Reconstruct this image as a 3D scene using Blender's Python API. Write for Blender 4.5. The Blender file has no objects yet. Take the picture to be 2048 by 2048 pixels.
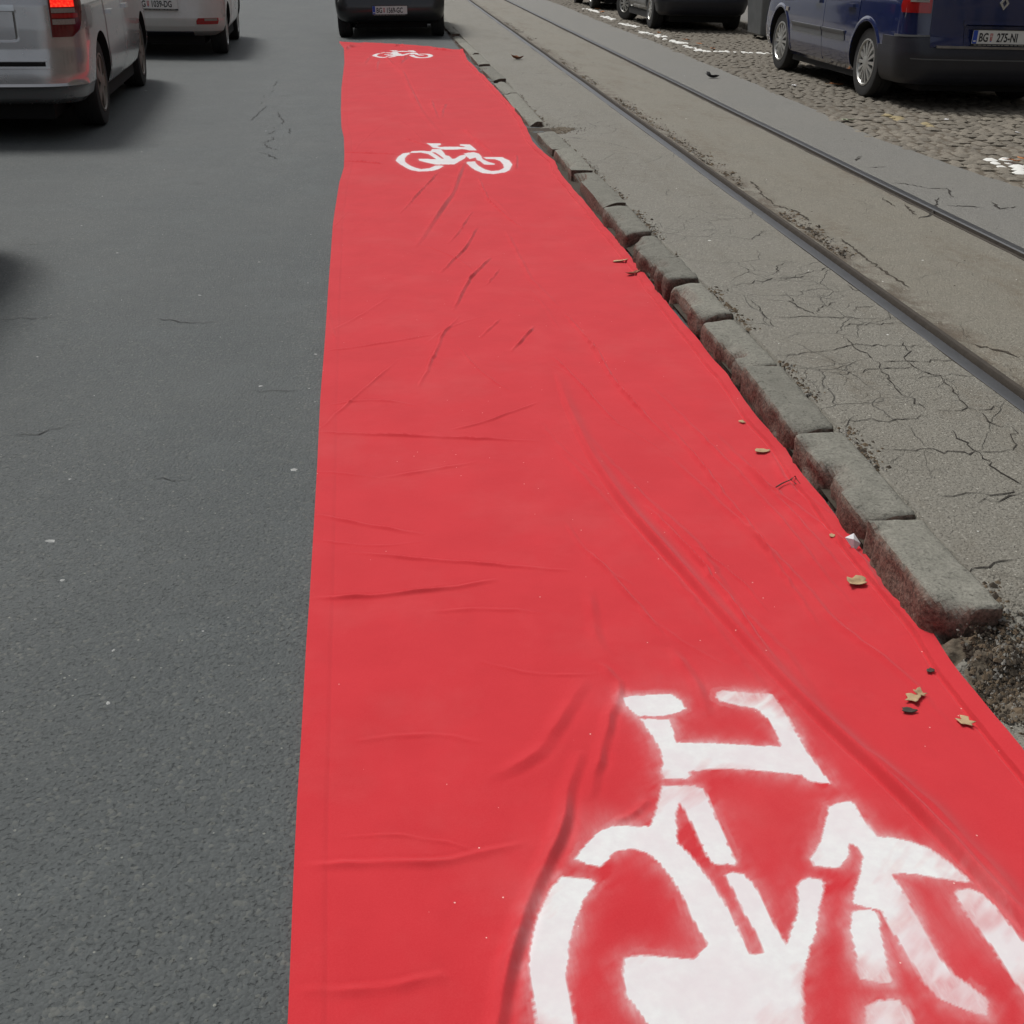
import bpy, bmesh, math, random
import numpy as np
from mathutils import Matrix, Vector
random.seed(7)
RNG = np.random.default_rng(7)
SC = bpy.context.scene
COL = SC.collection

# ------------------------------------------------------------------ camera
FPX, PPX, CAMH = 2206.0, 1024.0, 1.35
AX_R = np.array([-0.09860315, -0.4565406, 0.88422175])    # along the street
AX_P = np.array([0.99485428, -0.02442967, 0.09832673])    # across the street, to the right
AX_D = np.array([-0.0232889, 0.88936712, 0.45660022])     # down
def w_of(v):
    return Vector((float(v @ AX_P), float(v @ AX_R), float(-(v @ AX_D))))
cam = bpy.data.cameras.new('camera')
cam.sensor_width = 36.0
cam.angle = 2 * math.atan(1024 / FPX)
cam.clip_start, cam.clip_end = 0.05, 900
cam_ob = bpy.data.objects.new('camera', cam)
COL.objects.link(cam_ob)
ex, up, fw = w_of(np.array([1., 0, 0])), w_of(np.array([0, -1., 0])), w_of(np.array([0, 0, 1.]))
M = Matrix.Identity(4)
for i in range(3):
    M[i][0], M[i][1], M[i][2] = ex[i], up[i], -fw[i]
M[2][3] = CAMH
cam_ob.matrix_world = M
SC.camera = cam_ob

# ------------------------------------------------------------------ sky, sun, exposure
SUN_EL, SUN_AZ = math.radians(57), math.radians(-38)        # azimuth from +Y towards +X
world = bpy.data.worlds.new('World')
SC.world = world
world.use_nodes = True
nt = world.node_tree
bg = nt.nodes['Background']
sky = nt.nodes.new('ShaderNodeTexSky')
sky.sky_type = 'NISHITA'
sky.sun_disc = False
sky.sun_elevation = SUN_EL
sky.sun_rotation = SUN_AZ
sky.air_density, sky.dust_density, sky.ozone_density = 1.0, 4.0, 1.0
hsv = nt.nodes.new('ShaderNodeHueSaturation')
hsv.inputs['Saturation'].default_value = 0.30
nt.links.new(sky.outputs['Color'], hsv.inputs['Color'])
nt.links.new(hsv.outputs['Color'], bg.inputs['Color'])
bg.inputs['Strength'].default_value = 0.085
sun = bpy.data.lights.new('sun', 'SUN')
sun.energy = 1.6
sun.angle = math.radians(16)
sun.color = (1.0, 0.975, 0.94)
sun_ob = bpy.data.objects.new('sun', sun)
COL.objects.link(sun_ob)
sd = Vector((math.sin(SUN_AZ) * math.cos(SUN_EL), math.cos(SUN_AZ) * math.cos(SUN_EL), math.sin(SUN_EL)))
sun_ob.rotation_euler = sd.to_track_quat('Z', 'Y').to_euler()
SC.view_settings.view_transform = 'Standard'
SC.view_settings.look = 'None'
SC.view_settings.gamma = 1.0
SC.view_settings.use_curve_mapping = False
SC.view_settings.exposure = 0.46
SC.render.engine = 'CYCLES'

# ------------------------------------------------------------------ ground helpers
BED = 0.10
def sstep(a, b, x):
    t = np.clip((np.asarray(x, float) - a) / (b - a), 0, 1)
    return t * t * (3 - 2 * t)
def road_z(x, y):
    return 0.07 * sstep(5, 10, y) * sstep(-1.5, 0.4, x)
def at(px, py, z=0.0):
    v = np.array([px - PPX, py - PPX, FPX])
    t = (CAMH - z) / (v @ AX_D)
    return float(v @ AX_P) * t, float(v @ AX_R) * t
def at_road(px, py):
    z = 0.0
    for _ in range(6):
        x, y = at(px, py, z)
        z = float(road_z(x, y))
    return x, y
KERB_Y = [-2, 1.9, 3.5, 5, 6.5, 8, 9.5, 12, 14, 17, 24, 60]
KERB_X = [1.13, 1.135, 1.15, 1.125, 1.11, 1.085, 1.045, 1.03, 1.0, 0.94, 0.85, 0.6]
def kerb_x(y):
    return np.interp(y, KERB_Y, KERB_X)

def vnoise(x, y, seed=0):
    """smooth value noise, numpy"""
    x = np.asarray(x, float); y = np.asarray(y, float)
    xi, yi = np.floor(x).astype(np.int64), np.floor(y).astype(np.int64)
    fx, fy = x - xi, y - yi
    fx, fy = fx * fx * (3 - 2 * fx), fy * fy * (3 - 2 * fy)
    def h(a, b):
        n = (a * 374761393 + b * 668265263 + seed * 1442695041) & 0xffffffff
        n = ((n ^ (n >> 13)) * 1274126177) & 0xffffffff
        return ((n ^ (n >> 16)) & 0xffff) / 65535.0
    return (h(xi, yi) * (1 - fx) + h(xi + 1, yi) * fx) * (1 - fy) + (h(xi, yi + 1) * (1 - fx) + h(xi + 1, yi + 1) * fx) * fy
def fbm(x, y, seed=0, o=3):
    s, a, t = 0, 1, 0
    for k in range(o):
        s = s + a * vnoise(x * 2 ** k, y * 2 ** k, seed + k); t += a; a *= .5
    return s / t

# ------------------------------------------------------------------ object helpers
def link(name, me, parent=None):
    o = bpy.data.objects.new(name, me)
    COL.objects.link(o)
    if parent is not None:
        o.parent = parent
    return o
def mesh(name, verts, faces, mats=(), midx=None, smooth=False, angle=None):
    me = bpy.data.meshes.new(name)
    me.from_pydata([tuple(map(float, v)) for v in verts], [], [tuple(f) for f in faces])
    for m in (mats if isinstance(mats, (list, tuple)) else [mats]):
        me.materials.append(m)
    if midx is not None:
        me.polygons.foreach_set('material_index', np.asarray(midx, np.int32))
    if smooth or angle:
        me.polygons.foreach_set('use_smooth', np.ones(len(me.polygons), bool))
        if angle:
            me.set_sharp_from_angle(angle=math.radians(angle))
    me.update()
    return me
def tag(o, label=None, cat=None, group=None, kind=None):
    if label: o['label'] = label
    if cat: o['category'] = cat
    if group: o['group'] = group
    if kind: o['kind'] = kind
    return o
def empty(name, loc=(0, 0, 0), rz=0.0):
    o = bpy.data.objects.new(name, None)
    o.empty_display_size = 0.2
    COL.objects.link(o)
    o.location = loc
    o.rotation_euler = (0, 0, rz)
    return o
class MB:
    def __init__(s): s.v, s.f, s.m = [], [], []
    def add(s, verts, faces, mi=0):
        n = len(s.v)
        s.v += [tuple(map(float, v)) for v in verts]
        s.f += [tuple(i + n for i in f) for f in faces]
        s.m += [mi] * len(faces)
        return s
    def box(s, x0, x1, y0, y1, z0, z1, mi=0):
        v = [(x, y, z) for z in (z0, z1) for y in (y0, y1) for x in (x0, x1)]
        return s.add(v, [(0, 2, 3, 1), (4, 5, 7, 6), (0, 1, 5, 4), (2, 6, 7, 3), (0, 4, 6, 2), (1, 3, 7, 5)], mi)
    def build(s, name, mats, parent=None, smooth=False, angle=None):
        return link(name, mesh(name, s.v, s.f, mats, s.m, smooth, angle), parent)
def grid_mesh(name, P, mats, smooth=True, wrap=False):
    """P: (n, m, 3) array of points"""
    n, m = P.shape[:2]
    me = bpy.data.meshes.new(name)
    idx = np.arange(n * m).reshape(n, m)
    q = np.stack([idx[:-1, :-1], idx[:-1, 1:], idx[1:, 1:], idx[1:, :-1]], -1).reshape(-1, 4)
    fill_mesh(me, P.reshape(-1, 3), q, smooth)
    for mm in (mats if isinstance(mats, (list, tuple)) else [mats]):
        me.materials.append(mm)
    return me
def fill_mesh(me, V, Q, smooth=True):
    V = np.ascontiguousarray(V, np.float32); Q = np.ascontiguousarray(Q, np.int32)
    k = Q.shape[1]
    me.vertices.add(len(V)); me.vertices.foreach_set('co', V.ravel())
    me.loops.add(Q.size); me.loops.foreach_set('vertex_index', Q.ravel())
    me.polygons.add(len(Q))
    me.polygons.foreach_set('loop_start', np.arange(0, Q.size, k, dtype=np.int32))
    me.polygons.foreach_set('use_smooth', np.full(len(Q), smooth))
    me.update(calc_edges=True)
    me.validate()

# ------------------------------------------------------------------ materials
class NT:
    """little node-tree helper"""
    def __init__(s, name):
        s.mat = bpy.data.materials.new(name)
        s.mat.use_nodes = True
        s.t = s.mat.node_tree
        s.b = s.t.nodes['Principled BSDF']
        s.obj = None
    def n(s, typ, **kw):
        nd = s.t.nodes.new(typ)
        for k, v in kw.items():
            if k.startswith('i_'):
                key = k[2:]
                key = int(key) if key.isdigit() else key.replace('_', ' ')
                if hasattr(v, 'is_linked'): s.t.links.new(v, nd.inputs[key])
                else: nd.inputs[key].default_value = v
            else: setattr(nd, k, v)
        return nd
    def co(s):
        if s.obj is None: s.obj = s.n('ShaderNodeNewGeometry').outputs['Position']
        return s.obj
    def noise(s, scale, detail=3, rough=.55, vec=None, dist=0.0):
        return s.n('ShaderNodeTexNoise', i_Vector=vec or s.co(), i_Scale=scale, i_Detail=detail, i_Roughness=rough, i_Distortion=dist).outputs['Fac']
    def voro(s, scale, feature='F1', vec=None, out='Distance', rand=1.0):
        nd = s.n('ShaderNodeTexVoronoi', feature=feature, i_Vector=vec or s.co(), i_Scale=scale, i_Randomness=rand)
        return nd.outputs[out]
    def ramp(s, fac, stops):
        nd = s.n('ShaderNodeValToRGB', i_Fac=fac)
        cr = nd.color_ramp
        while len(cr.elements) < len(stops): cr.elements.new(0.5)
        for e, (p, c) in zip(cr.elements, stops):
            e.position = p
            e.color = (*c, 1) if not isinstance(c, (int, float)) else (c, c, c, 1)
        return nd.outputs['Color']
    def mix(s, fac, a, b, blend='MIX'):
        nd = s.n('ShaderNodeMix', data_type='RGBA', blend_type=blend)
        for k, v in ((0, fac), (6, a), (7, b)):
            if hasattr(v, 'is_linked'): s.t.links.new(v, nd.inputs[k])
            else: nd.inputs[k].default_value = v if k == 0 else (*v, 1)
        return nd.outputs[2]
    def math(s, op, a, b=0.0, c=0.0):
        nd = s.n('ShaderNodeMath', operation=op)
        for k, v in enumerate((a, b, c)):
            if hasattr(v, 'is_linked'): s.t.links.new(v, nd.inputs[k])
            else: nd.inputs[k].default_value = v
        return nd.outputs[0]
    def set(s, key, v):
        if hasattr(v, 'is_linked'): s.t.links.new(v, s.b.inputs[key])
        else: s.b.inputs[key].default_value = (*v, 1) if isinstance(v, tuple) and len(v) == 3 else v
        return s
    def bump(s, h, dist=0.01, strength=1.0):
        nd = s.n('ShaderNodeBump', i_Height=h, i_Distance=dist, i_Strength=strength)
        s.t.links.new(nd.outputs[0], s.b.inputs['Normal'])
        return s

def simple(name, col, rough=.6, metal=0., spec=.5, var=.12, scale=30, coat=0., bump=0.):
    n = NT(name)
    f = n.noise(scale, 4, vec=n.n('ShaderNodeTexCoord').outputs['Object'])
    n.set('Base Color', n.mix(f, tuple(c * (1 - var) for c in col), tuple(min(1, c * (1 + var)) for c in col)))
    n.set('Roughness', rough).set('Metallic', metal).set('Specular IOR Level', spec)
    if coat: n.set('Coat Weight', coat).set('Coat Roughness', .06)
    if bump: n.bump(f, bump)
    return n.mat

def asphalt(name, dark, mid, light, tint, cracks=0.0, stone=95, fleck=.05, dirt=None, dirt_amt=.5, blotch=.22, rail=False, track=False):
    n = NT(name)
    cell = n.voro(stone, out='Color')
    sep = n.n('ShaderNodeSeparateColor', i_Color=cell).outputs
    dist = n.voro(stone)
    fine = n.noise(260, 3, .65)
    big = n.noise(1.1, 4, .6)
    mid_n = n.noise(9, 4, .6)
    stonecol = n.ramp(sep[0], [(0, dark), (.45, mid), (.86, mid), (.97, light)])
    base = n.mix(n.math('MULTIPLY', fine, .55), stonecol, dark)
    pits = n.ramp(n.noise(120, 2, .5), [(.30, 1.0), (.42, 0.0)])
    base = n.mix(n.math('MULTIPLY', pits, .55), base, tuple(c * .35 for c in dark))
    base = n.mix(n.ramp(big, [(.35, 0.), (.7, .38)]), base, tint)
    base = n.mix(n.ramp(mid_n, [(.42, 0.), (.75, blotch)]), base, dark)
    if track:      # worn and stained lanes along the direction of travel, and odd oil spots
        tv = n.n('ShaderNodeMapping', i_Vector=n.co(), i_Scale=(1.5, .16, 1)).outputs[0]
        base = n.mix(n.ramp(n.noise(1.0, 4, .6, vec=tv), [(.40, .0), (.62, .42)]), base, tuple(c * .72 for c in mid))
        base = n.mix(n.ramp(n.noise(2.7, 5, .7), [(.52, 0.), (.72, .35)]), base, tuple(c * 1.25 for c in mid))
        base = n.mix(n.ramp(n.voro(1.3), [(.0, .5), (.10, 0.)]), base, tuple(c * .5 for c in mid))
    if dirt:
        st = n.n('ShaderNodeMapping', i_Vector=n.co(), i_Scale=(3.2, .8, 1)).outputs[0]
        dn = n.math('MULTIPLY', n.ramp(n.noise(1.0, 5, .68, vec=st), [(.50, 0.), (.66, 1.)]), n.ramp(n.noise(24, 4, .7), [(.38, 0.), (.6, 1.)]))
        base = n.mix(n.math('MULTIPLY', dn, dirt_amt), base, dirt)
        if rail:
            xx = n.n('ShaderNodeSeparateXYZ', i_Vector=n.co()).outputs[0]
            band = n.ramp(n.math('SUBTRACT', xx, 2.0), [(.02, 1.), (.10, .75), (.19, 0.)])
            sp = n.ramp(n.noise(7, 5, .7), [(.44, 0.), (.56, 1.)])
            base = n.mix(n.math('MULTIPLY', n.math('MULTIPLY', band, sp), .85), base, (.085, .062, .040))
    fl = n.math('LESS_THAN', sep[1], fleck)
    fl = n.math('MULTIPLY', fl, n.math('LESS_THAN', dist, .33))
    base = n.mix(n.math('MULTIPLY', fl, .7), base, tuple(min(1, c * 1.7) for c in light))
    h = n.math('SUBTRACT', n.math('MULTIPLY', fine, .5), n.math('MULTIPLY', dist, .9))
    h = n.math('SUBTRACT', h, n.math('MULTIPLY', pits, .9))
    if cracks:
        wob = n.n('ShaderNodeTexNoise', i_Vector=n.co(), i_Scale=6.0, i_Detail=4.0).outputs['Color']
        vec = n.mix(.10, n.co(), wob, 'ADD')
        cd = n.voro(3.0, 'DISTANCE_TO_EDGE', vec=vec)
        ck = n.ramp(cd, [(.0, 1.0), (.009, .0)])
        ck = n.math('MULTIPLY', ck, n.ramp(n.noise(1.6, 3), [(.46, 0.), (.56, cracks)]))
        cd2 = n.voro(8.5, 'DISTANCE_TO_EDGE', vec=vec)
        ck2 = n.math('MULTIPLY', n.ramp(cd2, [(.0, .8), (.014, .0)]), n.ramp(n.noise(2.3, 3), [(.52, 0.), (.62, cracks)]))
        ck = n.math('MAXIMUM', ck, ck2)
        base = n.mix(n.math('MULTIPLY', ck, .75), base, tuple(c * .3 for c in dark))
        h = n.math('SUBTRACT', h, n.math('MULTIPLY', ck, 2.0))
    n.set('Base Color', base).set('Roughness', .74).set('Specular IOR Level', .5)
    n.bump(h, .0035, .7 if track else .8)
    return n.mat

M_ROAD = asphalt('asphalt road', (.046, .055, .056), (.075, .086, .087), (.145, .150, .132), (.100, .104, .099), fleck=.006, stone=130, blotch=.4, track=True)
M_BED = asphalt('weathered asphalt', (.150, .143, .119), (.205, .196, .165), (.30, .29, .25), (.185, .170, .135), cracks=.9, stone=150, fleck=.03, dirt=(.12, .10, .07), dirt_amt=.45)
M_BED2 = asphalt('sandy asphalt between rails', (.155, .145, .115), (.212, .198, .160), (.29, .275, .23), (.20, .180, .138), cracks=.4, dirt=(.13, .10, .065), dirt_amt=.75, blotch=.4, rail=True, stone=150, fleck=.02)
M_BED3 = asphalt('blue grey asphalt', (.142, .140, .127), (.190, .187, .169), (.26, .257, .235), (.19, .182, .158), cracks=.15, stone=150, fleck=.015)
M_SIDEWALK = asphalt('pavement asphalt', (.13, .125, .115), (.18, .175, .16), (.26, .25, .24), (.2, .19, .17))
M_SOIL = simple('dark soil', (.045, .035, .024), .95, var=.5, scale=60, bump=.004)
M_CRACK = simple('crack dirt', (.028, .024, .019), .95, var=.4, scale=80)
M_ROADCRACK = simple('road crack dirt', (.042, .044, .043), .95, var=.3, scale=80)
M_DIRT = simple('brown dirt crumbs', (.12, .088, .055), .95, var=.6, scale=40)
M_GRIT = simple('grey grit', (.22, .21, .185), .9, var=.5, scale=70)
M_WHITEBIT = simple('white litter', (.62, .62, .58), .7, var=.2, scale=60)
M_FLECK = simple('grey white flecks', (.34, .35, .34), .8, var=.3, scale=60)
M_STEEL = simple('worn steel', (.060, .063, .067), .45, metal=.3, var=.25, scale=14)
M_RAILDARK = simple('rusty rail groove', (.045, .036, .027), .85, var=.4, scale=25, bump=.003)
M_PAINTWHITE = simple('road paint', (.72, .72, .68), .7, var=.15, scale=25)
M_PAINTYEL = simple('faded yellow paint', (.29, .235, .125), .8, var=.3, scale=18)

def stone_mat(name, a, b, c, red=None):
    n = NT(name)
    tc = n.co()
    f = n.noise(22, 5, .65)
    g = n.noise(130, 4, .7)
    base = n.mix(n.ramp(f, [(.3, 0.), (.7, 1.)]), a, b)
    base = n.mix(n.ramp(g, [(.42, 0.), (.62, .6)]), base, c)
    h = n.math('ADD', n.math('MULTIPLY', f, .9), n.math('MULTIPLY', g, .45))
    if red:
        # the rough broken face of the granite is a reddish brown, the trodden top is grey
        nz = n.n('ShaderNodeSeparateXYZ', i_Vector=n.n('ShaderNodeNewGeometry').outputs['True Normal']).outputs[2]
        jag = n.math('ADD', nz, n.math('MULTIPLY', n.math('SUBTRACT', n.noise(34, 4, .7), .5), .9))
        k = n.ramp(jag, [(.28, 1.0), (.60, 0.0)])
        rc = n.mix(n.ramp(n.noise(90, 4, .7), [(.36, 0.), (.62, 1.)]), red, tuple(min(1, q * 3.0) for q in red))
        base = n.mix(k, base, rc)
    rnd = n.n('ShaderNodeObjectInfo').outputs['Random']
    spots = n.ramp(n.noise(60, 4, .75), [(.56, 0.), (.66, .7)])
    base = n.mix(spots, base, tuple(q * .45 for q in c))
    hs = n.n('ShaderNodeHueSaturation', i_Color=base, i_Value=n.math('ADD', n.math('MULTIPLY', rnd, .34), .83))
    n.set('Base Color', hs.outputs[0]).set('Roughness', .85).set('Specular IOR Level', .3)
    n.bump(h, .009, .9)
    return n.mat
M_KERB = stone_mat('granite kerb', (.180, .177, .150), (.245, .240, .205), (.115, .113, .094), red=(.060, .042, .033))
M_COBBLE = stone_mat('brown grey setts', (.185, .165, .132), (.235, .212, .172), (.135, .122, .10))
M_KERB2 = stone_mat('pavement kerb', (.22, .21, .18), (.27, .26, .22), (.16, .15, .13))

def carpet_mat():
    n = NT('red cotton cloth')
    paint = n.n('ShaderNodeAttribute', attribute_name='paint').outputs['Fac']
    tc = n.co()
    soft = n.noise(5, 4, .6)
    fine = n.noise(55, 3, .6)
    red = n.mix(n.ramp(soft, [(.3, 0.), (.72, 1.)]), (.535, .025, .033), (.585, .031, .040))
    red = n.mix(n.math('MULTIPLY', n.ramp(n.noise(420, 2), [(.35, 0.), (.7, 1.)]), .10), red, (.72, .11, .12))
    dust = n.ramp(n.noise(2.2, 5, .7), [(.5, 0.), (.75, .16)])
    red = n.mix(dust, red, (.60, .16, .15))
    red = n.mix(n.ramp(n.noise(11, 5, .7), [(.55, 0.), (.8, .25)]), red, (.46, .022, .03))
    lint = n.math('LESS_THAN', n.voro(19, rand=1.0), .030)
    red = n.mix(n.math('MULTIPLY', lint, .8), red, (.85, .55, .5))
    white = n.mix(n.ramp(fine, [(.35, 0.), (.7, 1.)]), (.71, .70, .705), (.755, .77, .76))
    white = n.mix(n.ramp(soft, [(.42, 0.), (.60, .55)]), white, (.70, .61, .635))
    scr = n.n('ShaderNodeMapping', i_Vector=tc, i_Rotation=(0, 0, .75), i_Scale=(70, 16, 1)).outputs[0]
    brush = n.ramp(n.noise(1.0, 4, .7, vec=scr), [(.3, .55), (.65, 1.)])
    p2 = n.math('POWER', paint, 1.0)
    thin = n.math('MULTIPLY', p2, brush)
    solid = n.ramp(p2, [(.62, 0.), (.9, 1.)])
    k = n.math('MAXIMUM', n.math('MULTIPLY', thin, .95), solid)
    n.set('Base Color', n.mix(k, red, white))
    n.set('Roughness', .9).set('Specular IOR Level', .14)
    n.set('Sheen Weight', .30).set('Sheen Roughness', .5)
    n.t.links.new(n.mix(k, (1., .55, .58), (1., 1., 1.)), n.b.inputs['Sheen Tint'])
    wv = n.n('ShaderNodeMapping', i_Vector=tc, i_Scale=(1, 1, 1)).outputs[0]
    h = n.math('ADD', n.math('MULTIPLY', n.noise(800, 2, vec=wv), .25), n.math('MULTIPLY', n.noise(28, 3), .8))
    n.bump(h, .0012, .7)
    return n.mat
M_CLOTH = carpet_mat()

# ------------------------------------------------------------------ road
def grow(a, b, d0, k, ref=0.0):
    ys = [a]
    while ys[-1] < b:
        ys.append(ys[-1] + max(d0, k * abs(ys[-1] - ref)))
    ys[-1] = b
    return np.array(ys)
def build_road():
    xs = np.concatenate([[-30, -20, -14, -10], np.arange(-8, -3, .5), np.arange(-3, 1.16, .06), [1.17]])
    ys = np.concatenate([[-20, -12, -6, -3], np.arange(-2, 1, .2), grow(1, 40, .06, .02), [60, 100, 200, 400]])
    X, Y = np.meshgrid(xs, ys)
    Z = road_z(X, Y) + .010 * (fbm(X * .6, Y * .45, 3) - .5) * sstep(0, .6, np.abs(X - .5) * 0 + 1)
    me = grid_mesh('road', np.stack([X, Y, Z], -1), M_ROAD)
    o = link('road', me)
    return tag(o, 'dark grey worn asphalt carriageway left of the red carpet', 'road', kind='structure')
ROAD = build_road()
def road_h(x, y):
    return road_z(x, y) + .010 * (fbm(np.asarray(x) * .6, np.asarray(y) * .45, 3) - .5)
def lower(): pass
g = MB(); g.add([(-400, -60, -.06), (400, -60, -.06), (400, 800, -.06), (-400, 800, -.06)], [(0, 1, 2, 3)])
tag(g.build('ground', M_ROAD), 'flat dark ground spreading under the whole street', 'ground', kind='structure')

# ------------------------------------------------------------------ tram track bed
RN0, RN1, RNV = 1.925, 1.975, 2.012          # near rail: head from RN0 to RN1, groove to RNG
RF0, RF1, RFG = 2.968, 3.022, 2.930          # far rail: groove RFG..RF0, head RF0..RF1
def rail_shift(y):
    return 0.0 * y
HOLES = [(1.24, 1.72, .26, .20, .075), (1.16, 8.93, .20, .24, .055)]
def bed_h(x, y):
    z = BED + .008 * (fbm(x * 2.2, y * 1.6, 11) - .5) + .004 * (fbm(x * 9, y * 7, 15) - .5)
    for hx, hy, rx, ry, dep in HOLES:
        d = ((x - hx) / rx) ** 2 + ((y - hy) / ry) ** 2 + .9 * (fbm(x * 16, y * 16, 21) - .5)
        z = z - dep * np.exp(-np.clip(d, 0, 20))
    # towards the camera, where the kerb stones are gone, the edge slumps to the gutter
    slump = (1 - sstep(1.74, 1.92, y)) * (1 - sstep(1.14, 1.42, x))
    z = z - .055 * slump * (.75 + .5 * fbm(x * 8, y * 8, 5))
    # crumbled strip along the near rail
    z = z - .010 * np.exp(-((x - 2.09) / .045) ** 2) * (fbm(x * 20, y * 9, 31) > .48)
    return z
def bed_strip(name, x0, x1, mat, label, xleft=None, dx=.022, xright=None):
    ys = np.concatenate([[-20, -8, -2], grow(.4, 40, .016, .009), [60, 120, 300]])
    m = max(3, int((x1 - x0) / dx))
    T = np.linspace(0, 1, m)
    a = np.full(len(ys), x0) if xleft is None else xleft(ys)
    b_ = np.full(len(ys), x1) if xright is None else xright(ys)
    X = a[:, None] * (1 - T) + b_[:, None] * T
    Y = np.repeat(ys[:, None], m, 1)
    Z = bed_h(X, Y)
    if xleft is not None:          # short skirt down the left edge
        X = np.concatenate([X[:, :1], X], 1); Y = np.concatenate([Y[:, :1], Y], 1)
        Z = np.concatenate([Z[:, :1] * 0 - .03, Z], 1)
    o = link(name, grid_mesh(name, np.stack([X, Y, Z], -1), mat))
    return tag(o, label, 'tram track paving', kind='structure')
def left_edge(y):
    e = kerb_x(y) + .152 + .012 * (vnoise(y * 9, y * 0, 4) - .5)
    e2 = 1.155 + .02 * (vnoise(y * 11, y * 0, 9) - .5)
    k = sstep(1.82, 1.9, y)
    e = e2 * (1 - k) + e * k
    gap = np.exp(-((y - 8.93) / .16) ** 4)
    return e - .14 * gap
BEDA = bed_strip('tram_bed', 1.15, RN0 - .004, M_BED, 'cracked grey asphalt between the granite kerb and the near tram rail', left_edge)
BEDB = bed_strip('tram_bed', RNV + .022, RFG - .022, M_BED2, 'sandy beige asphalt lying between the two tram rails')
def cob_edge(y):
    return np.interp(y, [-5, 5, 6.6, 7.6, 8.6, 9.8, 12.3, 15.5, 18.5, 22, 28, 60], [3.95, 3.87, 3.83, 3.73, 3.69, 3.75, 3.86, 3.91, 4.0, 3.99, 4.1, 4.1])
BEDC = bed_strip('tram_bed', RF1 + .004, 3.9, M_BED3, 'smooth bluish asphalt strip between the far rail and the cobbles', None, xright=lambda y: cob_edge(y) + .05 * (fbm(y * 3, y * 0, 19) - .5))

# rails
def sweep_rail(name, prof, mats, midx, label):
    ys = np.concatenate([[-20, -5], np.arange(0, 40, .5), [60, 120, 300]])
    v, f, mi = [], [], []
    k = len(prof)
    for i, y in enumerate(ys):
        for (x, z) in prof:
            v.append((x + .0025 * math.sin(y * 1.7), y, z))
    for i in range(len(ys) - 1):
        for j in range(k - 1):
            f.append((i * k + j, i * k + j + 1, (i + 1) * k + j + 1, (i + 1) * k + j)); mi.append(midx[j])
    o = link(name, mesh(name, v, f, mats, mi, True, 30))
    return tag(o, label, 'tram rail')
B = BED
profN = [(RN0 - .012, B - .05), (RN0 - .004, B + .002), (RN0 + .004, B + .005), (RN1 - .006, B + .006), (RN1, B + .001), (RN1 + .002, B - .022), (RNV - .002, B - .024), (RNV, B - .006), (RNV + .004, B + .001), (RNV + .022, B + .001), (RNV + .026, B - .05)]
sweep_rail('tram_rail', profN, [M_STEEL, M_RAILDARK], [1, 0, 0, 0, 0, 1, 1, 1, 1, 1], 'grooved steel tram rail nearest the red carpet, brown dirt along its groove')
profF = [(RFG - .026, B - .05), (RFG - .022, B + .001), (RFG - .004, B + .001), (RFG, B - .006), (RFG + .002, B - .024), (RF0 - .002, B - .022), (RF0, B + .001), (RF0 + .006, B + .006), (RF1 - .004, B + .005), (RF1 + .004, B + .002), (RF1 + .012, B - .05)]
sweep_rail('tram_rail', profF, [M_STEEL, M_RAILDARK], [1, 1, 1, 1, 1, 1, 0, 0, 0, 1], 'grooved steel tram rail on the far side, nearest the cobbled parking')

# ------------------------------------------------------------------ cracks as narrow open seams filled with dirt
def crack_mesh(lines, hfun, zbase, wid, name, parent, mat=None, seed=1):
    rng = np.random.default_rng(seed)
    v, f = [], []
    for pts in lines:
        P = np.array([at(px, py, zbase) for px, py in pts])
        seg = np.linalg.norm(np.diff(P, axis=0), axis=1)
        t = np.concatenate([[0], np.cumsum(seg)])
        n = max(4, int(t[-1] / .022))
        tt = np.linspace(0, t[-1], n)
        x, y = np.interp(tt, t, P[:, 0]), np.interp(tt, t, P[:, 1])
        x = x + rng.normal(0, .006, n); y = y + rng.normal(0, .008, n)
        dx, dy = np.gradient(x), np.gradient(y)
        L = np.hypot(dx, dy) + 1e-9
        w = wid * np.clip(rng.normal(1, .45, n), .25, 2.2) * np.clip(np.minimum(tt, t[-1] - tt) / .05, .15, 1)
        a = np.stack([x - dy / L * w / 2, y + dx / L * w / 2], 1); b = np.stack([x + dy / L * w / 2, y - dx / L * w / 2], 1)
        k = len(v)
        for i in range(n):
            v.append((a[i, 0], a[i, 1], float(hfun(a[i, 0], a[i, 1])) + .0022)); v.append((b[i, 0], b[i, 1], float(hfun(b[i, 0], b[i, 1])) + .0022))
        f += [(k + 2 * i, k + 2 * i + 1, k + 2 * i + 3, k + 2 * i + 2) for i in range(n - 1)]
    o = link(name, mesh(name, v, f, mat or M_CRACK), parent)
    o['kind'] = 'stuff'
    return o
Z8 = lambda L: [(1300 + .3872 * x, 500 + .3872 * y) for x, y in L]
Z7 = lambda L: [(1500 + .2836 * x, 150 + .2836 * y) for x, y in L]
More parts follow.
